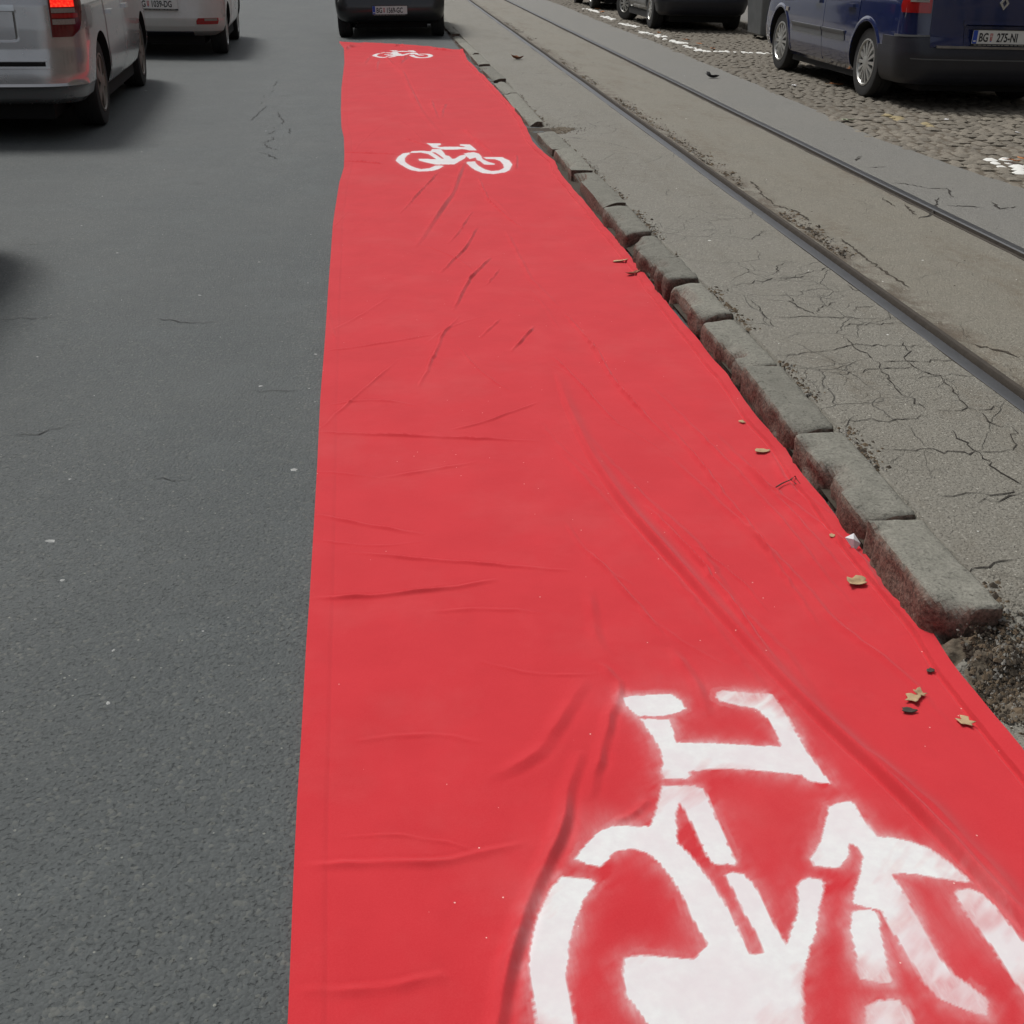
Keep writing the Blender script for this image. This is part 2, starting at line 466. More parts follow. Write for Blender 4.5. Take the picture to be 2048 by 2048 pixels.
bed_lines = [Z8(l) for l in [
    [(430, 190), (620, 150), (850, 135)], [(640, 550), (820, 530), (1050, 495), (1280, 495), (1470, 500)], [(860, 330), (870, 300), (970, 265)],
    [(930, 400), (1100, 385), (1330, 378)], [(600, 345), (860, 345), (1100, 355), (1300, 350)], [(980, 440), (1060, 495), (1170, 580), (1240, 680), (1330, 760), (1440, 830)],
    [(930, 640), (1100, 620), (1220, 610), (1400, 605)], [(1290, 465), (1330, 520), (1330, 570), (1370, 600), (1430, 640), (1500, 645), (1560, 720), (1600, 780), (1680, 830)],
    [(1330, 660), (1500, 648), (1680, 650)], [(1170, 575), (1370, 575), (1600, 570)], [(950, 885), (1100, 885), (1250, 880), (1440, 855)], [(1480, 830), (1680, 825), (1830, 815)],
    [(1190, 1030), (1400, 1035), (1650, 1045), (1932, 1040)], [(1560, 930), (1640, 1010), (1740, 1080), (1800, 1150), (1880, 1200), (1960, 1230)], [(1880, 920), (1870, 980), (1890, 1040)],
    [(1050, 860), (1000, 920)], [(1480, 1275), (1700, 1265), (1932, 1250)], [(650, 120), (660, 80), (690, 68), (760, 60)], [(1010, 180), (1060, 210), (1180, 205)], [(1050, 325), (1070, 295), (1150, 290)],
    [(700, 220), (760, 300), (880, 340)], [(520, 250), (600, 350), (650, 400)], [(1690, 830), (1760, 900), (1880, 920)]]]
bed_lines += [[(1905, 1140), (1975, 1130), (2046, 1115)], [(1940, 1010), (2000, 1000), (2050, 990)], [(1110, 285), (1200, 283), (1270, 300)], [(1440, 470), (1500, 480), (1530, 460)], [(1560, 560), (1640, 540), (1680, 530)]]
crack_mesh(bed_lines, bed_h, BED, .0036, 'crack', BEDA, seed=2)
crack_mesh([Z7(l) for l in [[(940, 870), (990, 900), (1030, 925)], [(0, 750), (60, 800), (100, 860), (200, 920), (330, 960), (430, 1030)], [(430, 1100), (540, 1110)], [(620, 1260), (660, 1240)],
            [(640, 1150), (740, 1230), (830, 1300), (900, 1350), (1000, 1420), (1130, 1500)], [(1100, 910), (1140, 970), (1180, 990)]]] + [Z8([(1640, 470), (1760, 500), (1920, 560)])],
           bed_h, BED, .009, 'crack', BEDB, mat=M_SOIL, seed=3)
crack_mesh([Z7(l) for l in [[(1000, 765), (1100, 770), (1250, 800)], [(1250, 805), (1400, 800), (1420, 870)], [(830, 655), (960, 650)], [(1180, 1010), (1270, 990), (1330, 870)], [(740, 605), (790, 570)], [(1380, 920), (1560, 930), (1640, 940)], [(1700, 900), (1760, 950), (1900, 930)]]],
           bed_h, BED, .010, 'crack', BEDC, seed=4)
ZR = lambda L: [(.3623 * x, 400 + .3623 * y) for x, y in L]
ZB = lambda L: [(450 + .1398 * x, 80 + .1398 * y) for x, y in L]
rl = [ZR(l) for l in [[(0, 655), (150, 655), (340, 640)], [(840, 655), (950, 660), (1080, 680), (1200, 670)], [(660, 1560), (740, 1550), (790, 1545)], [(840, 1542), (930, 1540), (1040, 1555), (1130, 1540)], [(90, 247), (250, 247)], [(1400, 1058), (1640, 1050)], [(0, 1312), (130, 1305), (300, 1275), (400, 1240)]]]
rl2 = [ZB(l) for l in [[(740, 590), (720, 640), (680, 665)], [(700, 730), (670, 755)], [(560, 800), (560, 840)], [(540, 900), (490, 925)], [(600, 960), (500, 1040), (450, 1100), (370, 1170)], [(760, 1050), (780, 1130), (850, 1190), (810, 1240)], [(690, 1280), (700, 1300)], [(740, 1330), (610, 1380)],
                       [(670, 1410), (700, 1450), (600, 1480), (540, 1505)], [(560, 1510), (620, 1560), (740, 1610), (820, 1620)], [(490, 1630), (640, 1680), (760, 1740)], [(940, 1300), (930, 1390)]]]
crack_mesh(rl, road_h, 0., .0038, 'crack', ROAD, mat=M_ROADCRACK, seed=5)
crack_mesh(rl2, road_h, 0., .0075, 'crack', ROAD, mat=M_ROADCRACK, seed=6)

# ------------------------------------------------------------------ kerb stones
KERB = tag(empty('granite_kerb', (1.13, 2, 0)), 'row of rough granite kerb stones with reddish broken faces beside the red carpet', 'kerb', kind='structure')
def kerb_stone(y0, y1, k):
    rng = np.random.default_rng(100 + k)
    near = y0 < 6
    L, W, H = y1 - y0 - (.021 if near else .012), .145 + rng.uniform(-.008, .010), .20
    nu, nw, nh = (26, 10, 10) if near else (8, 5, 4)
    bm = bmesh.new()
    bmesh.ops.create_cube(bm, size=1)
    bmesh.ops.scale(bm, vec=(W, L, H), verts=bm.verts)
    ed_y = [e for e in bm.edges if abs(e.verts[0].co.y - e.verts[1].co.y) > L * .5]
    ed_x = [e for e in bm.edges if abs(e.verts[0].co.x - e.verts[1].co.x) > W * .5]
    ed_z = [e for e in bm.edges if abs(e.verts[0].co.z - e.verts[1].co.z) > H * .5]
    bmesh.ops.subdivide_edges(bm, edges=ed_y, cuts=nu, use_grid_fill=True)
    ed_x = [e for e in bm.edges if abs(e.verts[0].co.x - e.verts[1].co.x) > W * .5]
    bmesh.ops.subdivide_edges(bm, edges=ed_x, cuts=nw, use_grid_fill=True)
    ed_z = [e for e in bm.edges if abs(e.verts[0].co.z - e.verts[1].co.z) > H * .5]
    bmesh.ops.subdivide_edges(bm, edges=ed_z, cuts=nh, use_grid_fill=True)
    cy = (y0 + y1) / 2
    cx = float(kerb_x(cy)) + W / 2
    sl = (float(kerb_x(y1)) - float(kerb_x(y0))) / (y1 - y0)
    tz = BED + .004 + rng.uniform(-.010, .012)
    tilt, roll = rng.uniform(-.02, .02), rng.uniform(-.03, .03)
    R = .017 if near else .012
    amp = .014 if near else .007
    sd = k * 7.3
    for v in bm.verts:
        x, y, z = v.co
        # round off the worn edges
        qx, qy, qz = max(abs(x) - (W / 2 - R), 0), max(abs(y) - (L / 2 - R * 1.2), 0), max(z - (H / 2 - R), 0)
        d = math.sqrt(qx * qx + qy * qy + qz * qz)
        if d > R:
            s = R / d
            x = math.copysign(min(abs(x), W / 2 - R) + qx * s, x) if qx else x
            y = math.copysign(min(abs(y), L / 2 - R * 1.2) + qy * s, y) if qy else y
            z = (H / 2 - R) + qz * s if qz else z
        side = 1 if z < H / 2 - .02 else .35
        n1 = float(fbm(y * 14 + sd, z * 14 + x * 9, 41)) - .5
        n2 = float(fbm(x * 16 + sd, y * 12 + z * 11, 43)) - .5
        n3 = float(fbm(x * 9 + sd, y * 9, 47)) - .5
        x += amp * 2.2 * n1 * side
        y += amp * 2.0 * n2 * side
        z += amp * .9 * n3 * (1 if z > 0 else 0)
        # corners knocked off
        cor = max(0, abs(v.co.y) - L * .34) / (L * .16) * max(0, -v.co.x / (W / 2) + .2)
        ck = max(0, float(vnoise(k * 3.1 + (v.co.y > 0), 2.2, 8)) - .15)
        z -= .045 * cor * ck * (z > 0); x += .028 * cor * ck
        # bites out of the front edge
        bt = max(0, float(fbm(v.co.y * 7 + sd, 3.3, 57)) - .52) * max(0, -v.co.x / (W / 2)) * (z > 0)
        z -= .24 * bt; x += .17 * bt
        hf = float(fbm(y * 55 + sd, z * 55 + x * 30, 61)) - .5
        x += .009 * hf * side; y += .007 * hf * side; z += .0040 * hf
        z += x * roll + y * tilt
        x += y * sl
        v.co = (x, y, z)
    me = bpy.data.meshes.new('kerb_stone')
    bm.to_mesh(me); bm.free()
    me.materials.append(M_KERB)
    me.polygons.foreach_set('use_smooth', np.ones(len(me.polygons), bool))
    me.set_sharp_from_angle(angle=math.radians(55))
    o = link('kerb_stone', me, KERB)
    o.location = (cx - 1.13 + rng.uniform(-.003, .003), cy - 2, tz - H / 2)
    o.rotation_euler = (0, 0, rng.uniform(-.012, .012))
    return o
KJ = [1.89, 2.345, 2.90, 3.455, 4.02, 4.50, 4.88, 5.40, 6.05, 7.06, 7.90, 8.70]
KJ2 = [9.18, 9.98, 11.1, 12.25, 13.83, 15.3, 17.1, 18.7, 20.2, 22, 24, 26, 28, 30]
for J in (KJ, KJ2):
    for i in range(len(J) - 1):
        kerb_stone(J[i], J[i + 1], i + (50 if J is KJ2 else 0))
# soil bed the stones sit in, seen in the joints and holes
ys = grow(1.96, 32, .04, .01)
gx = np.where(ys > 5.6, -.018, .02)
sx = np.stack([kerb_x(ys) + gx, kerb_x(ys) + .10, kerb_x(ys) + .17], 1)
sz = np.stack([np.where(ys > 5.6, road_h(kerb_x(ys), ys) - .001 + .004 * fbm(ys * 12, ys * 0, 51), .02), .05 + .03 * fbm(ys * 12, ys * 0 + 4, 52), .06 + .02 * fbm(ys * 9, ys * 0 + 9, 53)], 1)
sz[ys < 1.86] = -.05
me = grid_mesh('soil', np.stack([sx, np.repeat(ys[:, None], 3, 1), sz], -1), M_SOIL)
so = link('soil', me, KERB); so.location = (-1.13, -2, 0); so['kind'] = 'stuff'

# ------------------------------------------------------------------ crumbs, grit, flecks
def chips(name, pts, size, mats, label, cat, flat=.45, seed=1, zoff=0.0, mi=None):
    """many small irregular bits, one object"""
    rng = np.random.default_rng(seed)
    V, F, MI = [], [], []
    for i, (x, y, z) in enumerate(pts):
        s = size * rng.lognormal(0, .45)
        k = 5
        a0 = rng.uniform(0, 6.28)
        el = rng.uniform(.5, 1.0)
        n = len(V)
        h = s * flat
        for j in range(k):
            a = j / k * 6.2832
            r = s * rng.uniform(.6, 1.1)
            px_, py_ = r * math.cos(a), r * el * math.sin(a)
            V.append((x + px_ * math.cos(a0) - py_ * math.sin(a0), y + px_ * math.sin(a0) + py_ * math.cos(a0), z - .001 + zoff))
        V.append((x + rng.uniform(-.2, .2) * s, y + rng.uniform(-.2, .2) * s, z + h + zoff))
        for j in range(k):
            F.append((n + j, n + (j + 1) % k, n + k)); MI.append(0 if mi is None else mi[i])
    o = link(name, mesh(name, V, F, mats, MI))
    return tag(o, label, cat, kind='stuff')
def scatter(n, fx, hfun, seed):
    rng = np.random.default_rng(seed)
    P = []
    for _ in range(n):
        x, y = fx(rng)
        P.append((x, y, float(hfun(x, y))))
    return P
def near_y(rng, a, b, p=2.0):
    return a * (b / a) ** (rng.uniform(0, 1) ** p if p != 1 else rng.uniform(0, 1))
# along the back of the kerb
def fk(r):
    y = near_y(r, 1.75, 12, 1.15)
    return float(kerb_x(y)) + .155 + abs(r.normal(0, .022)) - .006, y
P = [p for p in scatter(2600, fk, bed_h, 61) if fbm(p[0] * 3, p[1] * 3.3, 77) > .46]
chips('kerb_crumbs', P, .0062, [M_DIRT, M_GRIT, M_SOIL], 'brown crumbs, twigs and grit caught along the back of the kerb stones', 'debris', .5, 62, mi=list(RNG.choice([0, 0, 1, 2], len(P))))
# hole at the end of the kerb and the missing stone
def earth(cx, cy, rx, ry, seed):
    n = 70
    T = np.linspace(-1, 1, n)
    X, Y = np.meshgrid(cx + rx * T, cy + ry * T)
    D = np.hypot((X - cx) / rx, (Y - cy) / ry) + .5 * (fbm(X * 14, Y * 14, seed) - .5)
    Z = bed_h(X, Y) + .005 * (1 - sstep(.45, .95, D)) - .02 * sstep(.7, 1, D) + .016 * (fbm(X * 30, Y * 30, seed + 1) - .5) + .008 * (fbm(X * 90, Y * 90, seed + 2) - .5)
    if cy < 5: Z = np.minimum(Z, .012 + np.maximum(X - 1.15, -.02) * .85)
    o = link('earth', grid_mesh('earth', np.stack([X, Y, Z], -1), M_EARTH))
    tag(o, 'patch of brown earth where a kerb stone is missing ' + ('at the near end of the row' if cy < 5 else 'halfway along the row'), 'earth', kind='stuff')
M_EARTH = simple('brown earth', (.12, .098, .070), .95, var=.7, scale=70, bump=.006)
earth(1.265, 1.77, .15, .125, 121)
earth(1.25, 8.95, .22, .16, 131)
def fh(r):
    if r.uniform() < .85: return 1.255 + r.normal(0, .055), 1.785 + r.normal(0, .055)
    return 1.20 + r.normal(0, .14), 8.93 + r.normal(0, .12)
P = [p for p in scatter(4200, fh, lambda x, y: min(bed_h(x, y) + .006, .016 + (x - 1.15) * .85) if y < 5 else bed_h(x, y) + .006, 63) if p[0] > 1.185]
chips('rubble', P, .0036, [M_DIRT, M_GRIT, M_SOIL], 'loose grit and soil in the holes where kerb stones are missing', 'rubble', .6, 64, mi=list(RNG.choice([0, 0, 2, 2, 2, 1], len(P))))
# along the near rail, right side
def fr(r):
    y = near_y(r, 2.6, 22, 1.0)
    return 2.055 + abs(r.normal(0, .045)), y
P = [p for p in scatter(6000, fr, bed_h, 65) if fbm(p[0] * 2.2, p[1] * 1.3, 79) > .44]
chips('rail_crumbs', P, .0075, [M_DIRT, M_SOIL, M_GRIT], 'brown crumbs of soil lying beside the near tram rail', 'debris', .45, 66, mi=list(RNG.choice([0, 0, 1, 1, 2], len(P))))
# little white flecks on the road
def ff(r):
    y = near_y(r, 1.15, 16, 1.3)
    return r.uniform(-.62 * y * .62 - .5, -.2 - .02 * y), y
P = [p for p in scatter(120, ff, road_h, 67) if p[1] > 1.7]
chips('white_flecks', [(x, y, z) for x, y, z in P], .0048, M_FLECK, 'tiny white flecks of litter scattered on the dark road', 'litter', .12, 68, .001)
def fb(r):
    y = near_y(r, 1.6, 16, 1.2)
    return r.uniform(1.35, 3.8), y
P = [p for p in scatter(160, fb, bed_h, 69) if not (1.9 < p[0] < 2.06 or 2.9 < p[0] < 3.04)]
chips('pale_flecks', P, .0055, [M_WHITEBIT, M_SOIL], 'pale and dark flecks scattered over the tram track asphalt', 'litter', .15, 70, .001, mi=list(RNG.choice([0, 1], len(P))))

# ------------------------------------------------------------------ cobbled parking strip
PK_X1, PK_Y0, PK_Y1 = 6.42, 4.6, 36.0
def park_base():
    ys = np.concatenate([[-20, 0], grow(2, 40, .12, .012), [60, 120, 300]])
    T = np.linspace(0, 1, 24)
    a = cob_edge(ys) - .12
    X = a[:, None] * (1 - T) + PK_X1 * T
    Y = np.repeat(ys[:, None], 24, 1)
    Z = np.full_like(X, BED - .012)
    far = (Y < PK_Y0 + .05) | (Y > PK_Y1 - .1)
    Z[far] = BED + .001
    o = link('cobbled_parking', grid_mesh('cobbled_parking', np.stack([X, Y, Z], -1), M_DIRTBASE))
    return tag(o, 'strip of brown grey cobbles beyond the tram rails where the cars are parked', 'cobbled parking', kind='structure')
M_DIRTBASE = simple('sandy joint dirt', (.10, .082, .058), .95, var=.35, scale=25)
PARK = park_base()
def in_poly(x, y, poly):
    c = False
    n = len(poly)
    for i in range(n):
        (x0, y0), (x1, y1) = poly[i], poly[i - 1]
        if (y0 > y) != (y1 > y) and x < (x1 - x0) * (y - y0) / (y1 - y0) + x0:
            c = not c
    return c
Z3C = lambda x, y: at(1160 + .1346 * x, .1346 * y, BED)
Z3 = lambda x, y: at(1140 + .2588 * x, .2588 * y, BED)
dashes = [(Z3C(1590, 685), Z3C(1890, 765)), (Z3C(1265, 580), Z3C(1560, 645)), (Z3C(960, 478), Z3C(1240, 545)), (Z3C(640, 345), Z3C(850, 400)), (Z3C(370, 240), Z3C(480, 290)), (Z3C(90, 125), Z3C(300, 185)),
          (Z3(1060, 392), Z3(1150, 398)), (Z3(1180, 397), Z3(1345, 401)), (Z3(1362, 405), Z3(1425, 406)), (Z3(1440, 406), Z3(1480, 408)), (Z3(1520, 405), Z3(1580, 408)), (Z3C(870, 455), Z3C(950, 468))]
arrow = [at(*q, BED) for q in ((1968, 313), (2120, 309), (2140, 380), (2060, 352), (2004, 331))]
arrow_gap = [at(*q, BED) for q in ((2012, 316), (2100, 318), (2110, 330), (2030, 327))]
yel = [(at(1776, 230, BED), at(1870, 252, BED))]
def seg_d(x, y, a, b):
    ax, ay, bx, by = a[0], a[1], b[0], b[1]
    t = ((x - ax) * (bx - ax) + (y - ay) * (by - ay)) / max(1e-9, (bx - ax) ** 2 + (by - ay) ** 2)
    t = min(1, max(0, t))
    return math.hypot(x - ax - t * (bx - ax), y - ay - t * (by - ay))
def cobble_paint(x, y):
    for a, b in dashes:
        if seg_d(x, y, a, b) < .075: return 1
    if in_poly(x, y, arrow) and not in_poly(x, y, arrow_gap): return 1
    for a, b in yel:
        if seg_d(x, y, a, b) < .05 and random.random() < .6: return 2
    return 0
def cobble_shape(w, l, seed):
    rng = np.random.default_rng(seed)
    n = 4
    V, F = [], []
    u = np.linspace(-1, 1, n)
    jx, jy = rng.uniform(-.12, .12, 4), rng.uniform(-.12, .12, 4)
    tx, ty = rng.uniform(-.004, .004, 2)
    for j in range(n):
        for i in range(n):
            a, b = u[i], u[j]
            sx = (1 + jx[0] * b * .7 + jx[1] * .4) * (1 - .13 * b * b)
            sy = (1 + jy[0] * a * .7) * (1 - .13 * a * a)
            r = max(abs(a), abs(b))
            z = -.014 * (r ** 3) + rng.uniform(-.0025, .0025) + a * w * tx + b * l * ty
            V.append((a * w / 2 * sx, b * l / 2 * sy, z))
    for j in range(n - 1):
        for i in range(n - 1):
            F.append((j * n + i, j * n + i + 1, (j + 1) * n + i + 1, (j + 1) * n + i))
    rim = [0, 1, 2, 3, 7, 11, 15, 14, 13, 12, 8, 4]
    k = len(V)
    for r_ in rim:
        x, y, z = V[r_]
        V.append((x * 1.04, y * 1.04, -.045))
    for q in range(12):
        F.append((rim[q], k + q, k + (q + 1) % 12, rim[(q + 1) % 12]))
    return V, F
def build_cobbles():
    shapes = [cobble_shape(1, 1, 900 + i) for i in range(14)]
    rng = np.random.default_rng(5)
    recs = []
    y = PK_Y0
    while y < PK_Y1:
        l = .125 + rng.uniform(-.012, .012)
        x = float(cob_edge(y)) + rng.uniform(-.09, .04)
        while x < PK_X1 - .04:
            w = rng.uniform(.085, .135)
            if y < 20 or x < 6.5:
                recs.append((x + w / 2, y + l / 2 + rng.uniform(-.012, .012) + .02 * math.sin(x * 3), w - .012, l - .014, rng.uniform(-.006, .008) + .012 * (float(vnoise(x * 1.5, y * 1.5, 3)) - .5), rng.uniform(-.09, .09), int(rng.integers(14))))
            x += w
        y += l
    # the 300 nearest the lens that lie in the frame are stones of their own
    def vis(rc):
        x, y = rc[0], rc[1]
        v = x * AX_P + y * AX_R + (CAMH - BED) * AX_D
        return v[2] > 0 and 0 < v[0] / v[2] * FPX + PPX < 2075 and v[1] / v[2] * FPX + PPX > 0
    visible = sorted([r for r in recs if vis(r)], key=lambda r: r[1] * r[1] + r[0] * r[0] * .2)
    single = set(id(r) for r in visible[:300])
    cache = {}
    mb = MB()
    for r in recs:
        x, y, w, l, dz, rot, si = r
        paint = cobble_paint(x, y)
        V, F = shapes[si]
        if id(r) in single:
            key = (si, paint)
            if key not in cache:
                cache[key] = mesh('cobble', [(a * .1, b * .11, c) for a, b, c in V], F, [M_COBBLE, M_PAINTWHITE, M_PAINTYEL][paint], None, True, 50)
            o = link('cobble', cache[key], PARK)
            o.location = (x, y, BED + dz + .004)
            o.rotation_euler = (0, 0, rot)
            o.scale = (w / .1, l / .11, 1)
        else:
            c, s = math.cos(rot), math.sin(rot)
            mb.add([(x + a * w * c - b * l * s, y + a * w * s + b * l * c, BED + dz + .004 + cz) for a, b, cz in V], F, paint)
    o = mb.build('cobble_field', [M_COBBLE, M_PAINTWHITE, M_PAINTYEL], PARK, True, 50)
    o['kind'] = 'stuff'
build_cobbles()
# pavement beyond the parked cars
SW = MB()
SW.box(6.60, 14, -20, 200, -.05, .19)
tag(SW.build('pavement', M_SIDEWALK), 'grey pavement behind the parked cars', 'pavement', kind='structure')
KB = tag(empty('pavement_kerb', (6.51, 12, 0)), 'pale stone kerb edging the pavement under the parked cars', 'kerb', kind='structure')
yy = -4.0
while yy < 44:
    L = .98
    s = MB(); s.box(-.085, .085, -L / 2 + .006, L / 2 - .006, -.05, .20 + random.uniform(-.006, .006))
    o = s.build('kerb_stone', M_KERB2, KB)
    o.location = (random.uniform(-.006, .006), yy + L / 2 - 12, 0)
    bv = o.modifiers.new('edge', 'BEVEL'); bv.width = .018; bv.segments = 2
    yy += L

# ------------------------------------------------------------------ the red carpet
ED_L = [(577, 2048), (582, 1921), (588, 1755), (595, 1610), (603, 1486), (613, 1300), (620, 1200), (628, 1060), (635, 930), (641, 800), (650, 685), (658, 560), (666, 449), (679, 366), (688, 336), (689, 311), (688, 276), (683, 255), (682, 220), (683, 178), (689, 126), (688, 97), (679, 86)]
ED_R = [(926, 102), (934, 122), (971, 158), (1009, 200), (1033, 226), (1048, 252), (1064, 288), (1084, 306), (1111, 329), (1115, 345), (1142, 379), (1186, 430), (1241, 498), (1274, 534), (1311, 583), (1344, 627), (1389, 678), (1455, 763), (1501, 829), (1563, 899), (1593, 940), (1646, 1018), (1699, 1077), (1770, 1167), (1851, 1266), (1894, 1328), (1966, 1422), (2028, 1500)]
CREASES = [   # pixel polyline in the photograph, height (m), half width (m)
    ([(1112, 745), (1135, 815), (1180, 915), (1255, 1025), (1350, 1130), (1450, 1240), (1545, 1340), (1640, 1440), (1760, 1550), (1880, 1670), (1980, 1780), (2080, 1880), (2200, 2010)], .021, .012),
    ([(1290, 1015), (1385, 1110), (1440, 1180), (1500, 1260), (1560, 1340)], .009, .010),
    ([(1130, 630), (1190, 700), (1232, 772), (1300, 845), (1350, 893)], .010, .010),
    ([(1325, 840), (1400, 930), (1500, 1060), (1560, 1140), (1640, 1260)], .007, .010),
    ([(1470, 905), (1520, 965), (1600, 1050), (1700, 1160)], .006, .012),
    ([(1105, 715), (1150, 760), (1240, 855)], .006, .008),
    ([(1180, 1110), (1260, 1200), (1330, 1280)], .005, .010),
    ([(1730, 1510), (1830, 1590), (1960, 1720), (2080, 1850)], .010, .014),
    ([(638, 868), (760, 876), (900, 880), (1080, 884)], .0055, .009),
    ([(632, 1035), (760, 1060), (850, 1075)], .004, .010),
    ([(700, 1110), (900, 1130), (1150, 1148)], .004, .009),
    ([(622, 1205), (760, 1200), (900, 1185), (1000, 1165)], .006, .011),
    ([(900, 865), (980, 845), (1080, 805)], .004, .008),
    ([(650, 705), (760, 690), (880, 670)], .0035, .007),
    ([(838, 778), (870, 710), (885, 672), (920, 635)], .007, .008),
    ([(645, 860), (720, 790), (800, 720)], .003, .008),
    ([(932, 318), (905, 390), (870, 440), (830, 498)], .015, .015),
    ([(880, 345), (840, 385), (800, 430)], .008, .012),
    ([(955, 455), (930, 500), (880, 548)], .009, .011),
    ([(982, 515), (940, 560), (905, 625)], .010, .011),
    ([(945, 425), (915, 470), (895, 490)], .006, .010),
    ([(1000, 540), (985, 560), (970, 575)], .005, .009),
    ([(1070, 655), (1045, 682), (1022, 707)], .007, .009),
    ([(1000, 640), (960, 680)], .004, .009),
    ([(955, 355), (975, 400), (1020, 440), (1050, 460)], .008, .011),
    ([(686, 306), (740, 309), (800, 312)], .009, .016), ([(686, 324), (730, 327), (775, 331)], .010, .014),
    ([(765, 100), (780, 125), (805, 145), (820, 180), (842, 225), (862, 251), (890, 278)], .016, .024),
    ([(862, 200), (865, 215), (875, 241)], .012, .022), ([(893, 208), (885, 222), (882, 238)], .010, .02),
    ([(925, 258), (958, 287), (990, 312)], .014, .020), ([(742, 112), (735, 120), (728, 130)], .016, .025), ([(758, 120), (754, 130), (752, 142)], .014, .025),
    ([(818, 112), (806, 122), (798, 130)], .02, .025), ([(690, 103), (700, 97), (725, 94)], .035, .03), ([(785, 96), (800, 93), (815, 97)], .03, .03), ([(865, 100), (885, 102), (905, 104)], .03, .03),
    ([(810, 278), (830, 285), (860, 295)], .008, .016), ([(1032, 312), (1033, 325), (1032, 342)], .012, .014),
    ([(1170, 1366), (1120, 1450), (1060, 1530), (960, 1570)], .005, .024),
    ([(1166, 1507), (1133, 1590), (1124, 1672), (1083, 1747), (1062, 1797), (1021, 1921), (996, 2045), (975, 2160)], .011, .019),
    ([(1230, 1400), (1205, 1500), (1175, 1610)], .006, .017),
    ([(1190, 1330), (1240, 1370), (1228, 1440)], .004, .015),
    ([(600, 1740), (750, 1738), (900, 1735), (950, 1715), (1060, 1690)], .004, .013),
    ([(1297, 1609), (1260, 1640), (1225, 1655)], .003, .012),
    ([(590, 1995), (760, 1990), (880, 1960)], .003, .015),
    ([(655, 610), (665, 660), (675, 700)], .002, .006), ([(1180, 1180), (1190, 1290), (1220, 1330)], .003, .02),
    ([(1340, 1300), (1390, 1370), (1420, 1440)], .004, .018), ([(1010, 460), (1060, 560), (1120, 620)], .004, .015),
]
_rg = np.random.default_rng(77)
for _o, _a in ((-70, .003), (55, .004), (105, .003), (150, .0045), (205, .003), (-130, .0025)):      # long soft folds beside the main one
    CREASES.append(([(1112 + _o + _rg.uniform(0, 60) + (y - 745) * (.93 + .0009 * _o), y + _rg.uniform(-8, 8)) for y in np.linspace(760 + _rg.uniform(0, 150), 1250 + _rg.uniform(0, 330), 6)], _a * 1.3, float(_rg.uniform(.010, .018))))
_used = []
for _ in range(130):
    _px, _py = _rg.uniform(660, 1500), 230 + 1500 * _rg.uniform(0, 1) ** 1.4
    _xmax = 900 + (_py - 230) * .62
    if _px > _xmax: continue
    if _py > 1380 and _px > 900: continue
    if min([math.hypot((_px - q[0]), (_py - q[1]) * 1.3) for q in _used] + [999]) < 50 + _py * .10: continue
    _used.append((_px, _py))
    _sc = 30 + _py * .075
    _an = _rg.normal(.85, .15) if _px > 760 + (_py - 230) * .38 else (_rg.normal(-.9, .3) if _py < 750 else _rg.normal(0, .10))
    _k = _rg.uniform(-.5, .5)
    _ln = [(_px + _sc * q * math.cos(_an + _k * q * .4), _py + _sc * q * math.sin(_an + _k * q * .4) * .8) for q in (-1, -.5, 0, .5, 1)]
    CREASES.append((_ln, float(_rg.uniform(.0010, .0030)), float(_rg.uniform(.005, .012))))
def sdf(points, polys):
    """signed distance (negative inside) of points to a union of polygons"""
    best = np.full(len(points), 9.0)
    for poly in polys:
        P = np.asarray(poly, float)
        lo, hi = P.min(0) - .2, P.max(0) + .2
        sel = np.where((points[:, 0] > lo[0]) & (points[:, 0] < hi[0]) & (points[:, 1] > lo[1]) & (points[:, 1] < hi[1]))[0]
        if not len(sel): continue
        q = points[sel]
        d2 = np.full(len(sel), 81.0); ins = np.zeros(len(sel), bool)
        for i in range(len(P)):
            a, b = P[i - 1], P[i]
            ab = b - a
            t = np.clip(((q - a) @ ab) / max(ab @ ab, 1e-12), 0, 1)
            d2 = np.minimum(d2, ((q - a - t[:, None] * ab) ** 2).sum(1))
            with np.errstate(divide='ignore', invalid='ignore'):
                cr = ((a[1] > q[:, 1]) != (b[1] > q[:, 1])) & (q[:, 0] < (b[0] - a[0]) * (q[:, 1] - a[1]) / (b[1] - a[1]) + a[0])
            ins ^= cr
        d = np.sqrt(d2) * np.where(ins, -1, 1)
        best[sel] = np.minimum(best[sel], d)
    return best
def cvA(*L): return [(1000 + .2588 * x, 1350 + .2588 * y) for x, y in L]
def cvB(*L): return [(1500 + .2836 * x, 1350 + .2836 * y) for x, y in L]
def cvC(*L): return [(1000 + .2795 * x, 1700 + .2795 * y) for x, y in L]
def cvD(*L): return [(1540 + .2629 * x, 1700 + .2629 * y) for x, y in L]
def cvM(*L): return [(780 + .14493 * x, 270 + .14493 * y) for x, y in L]
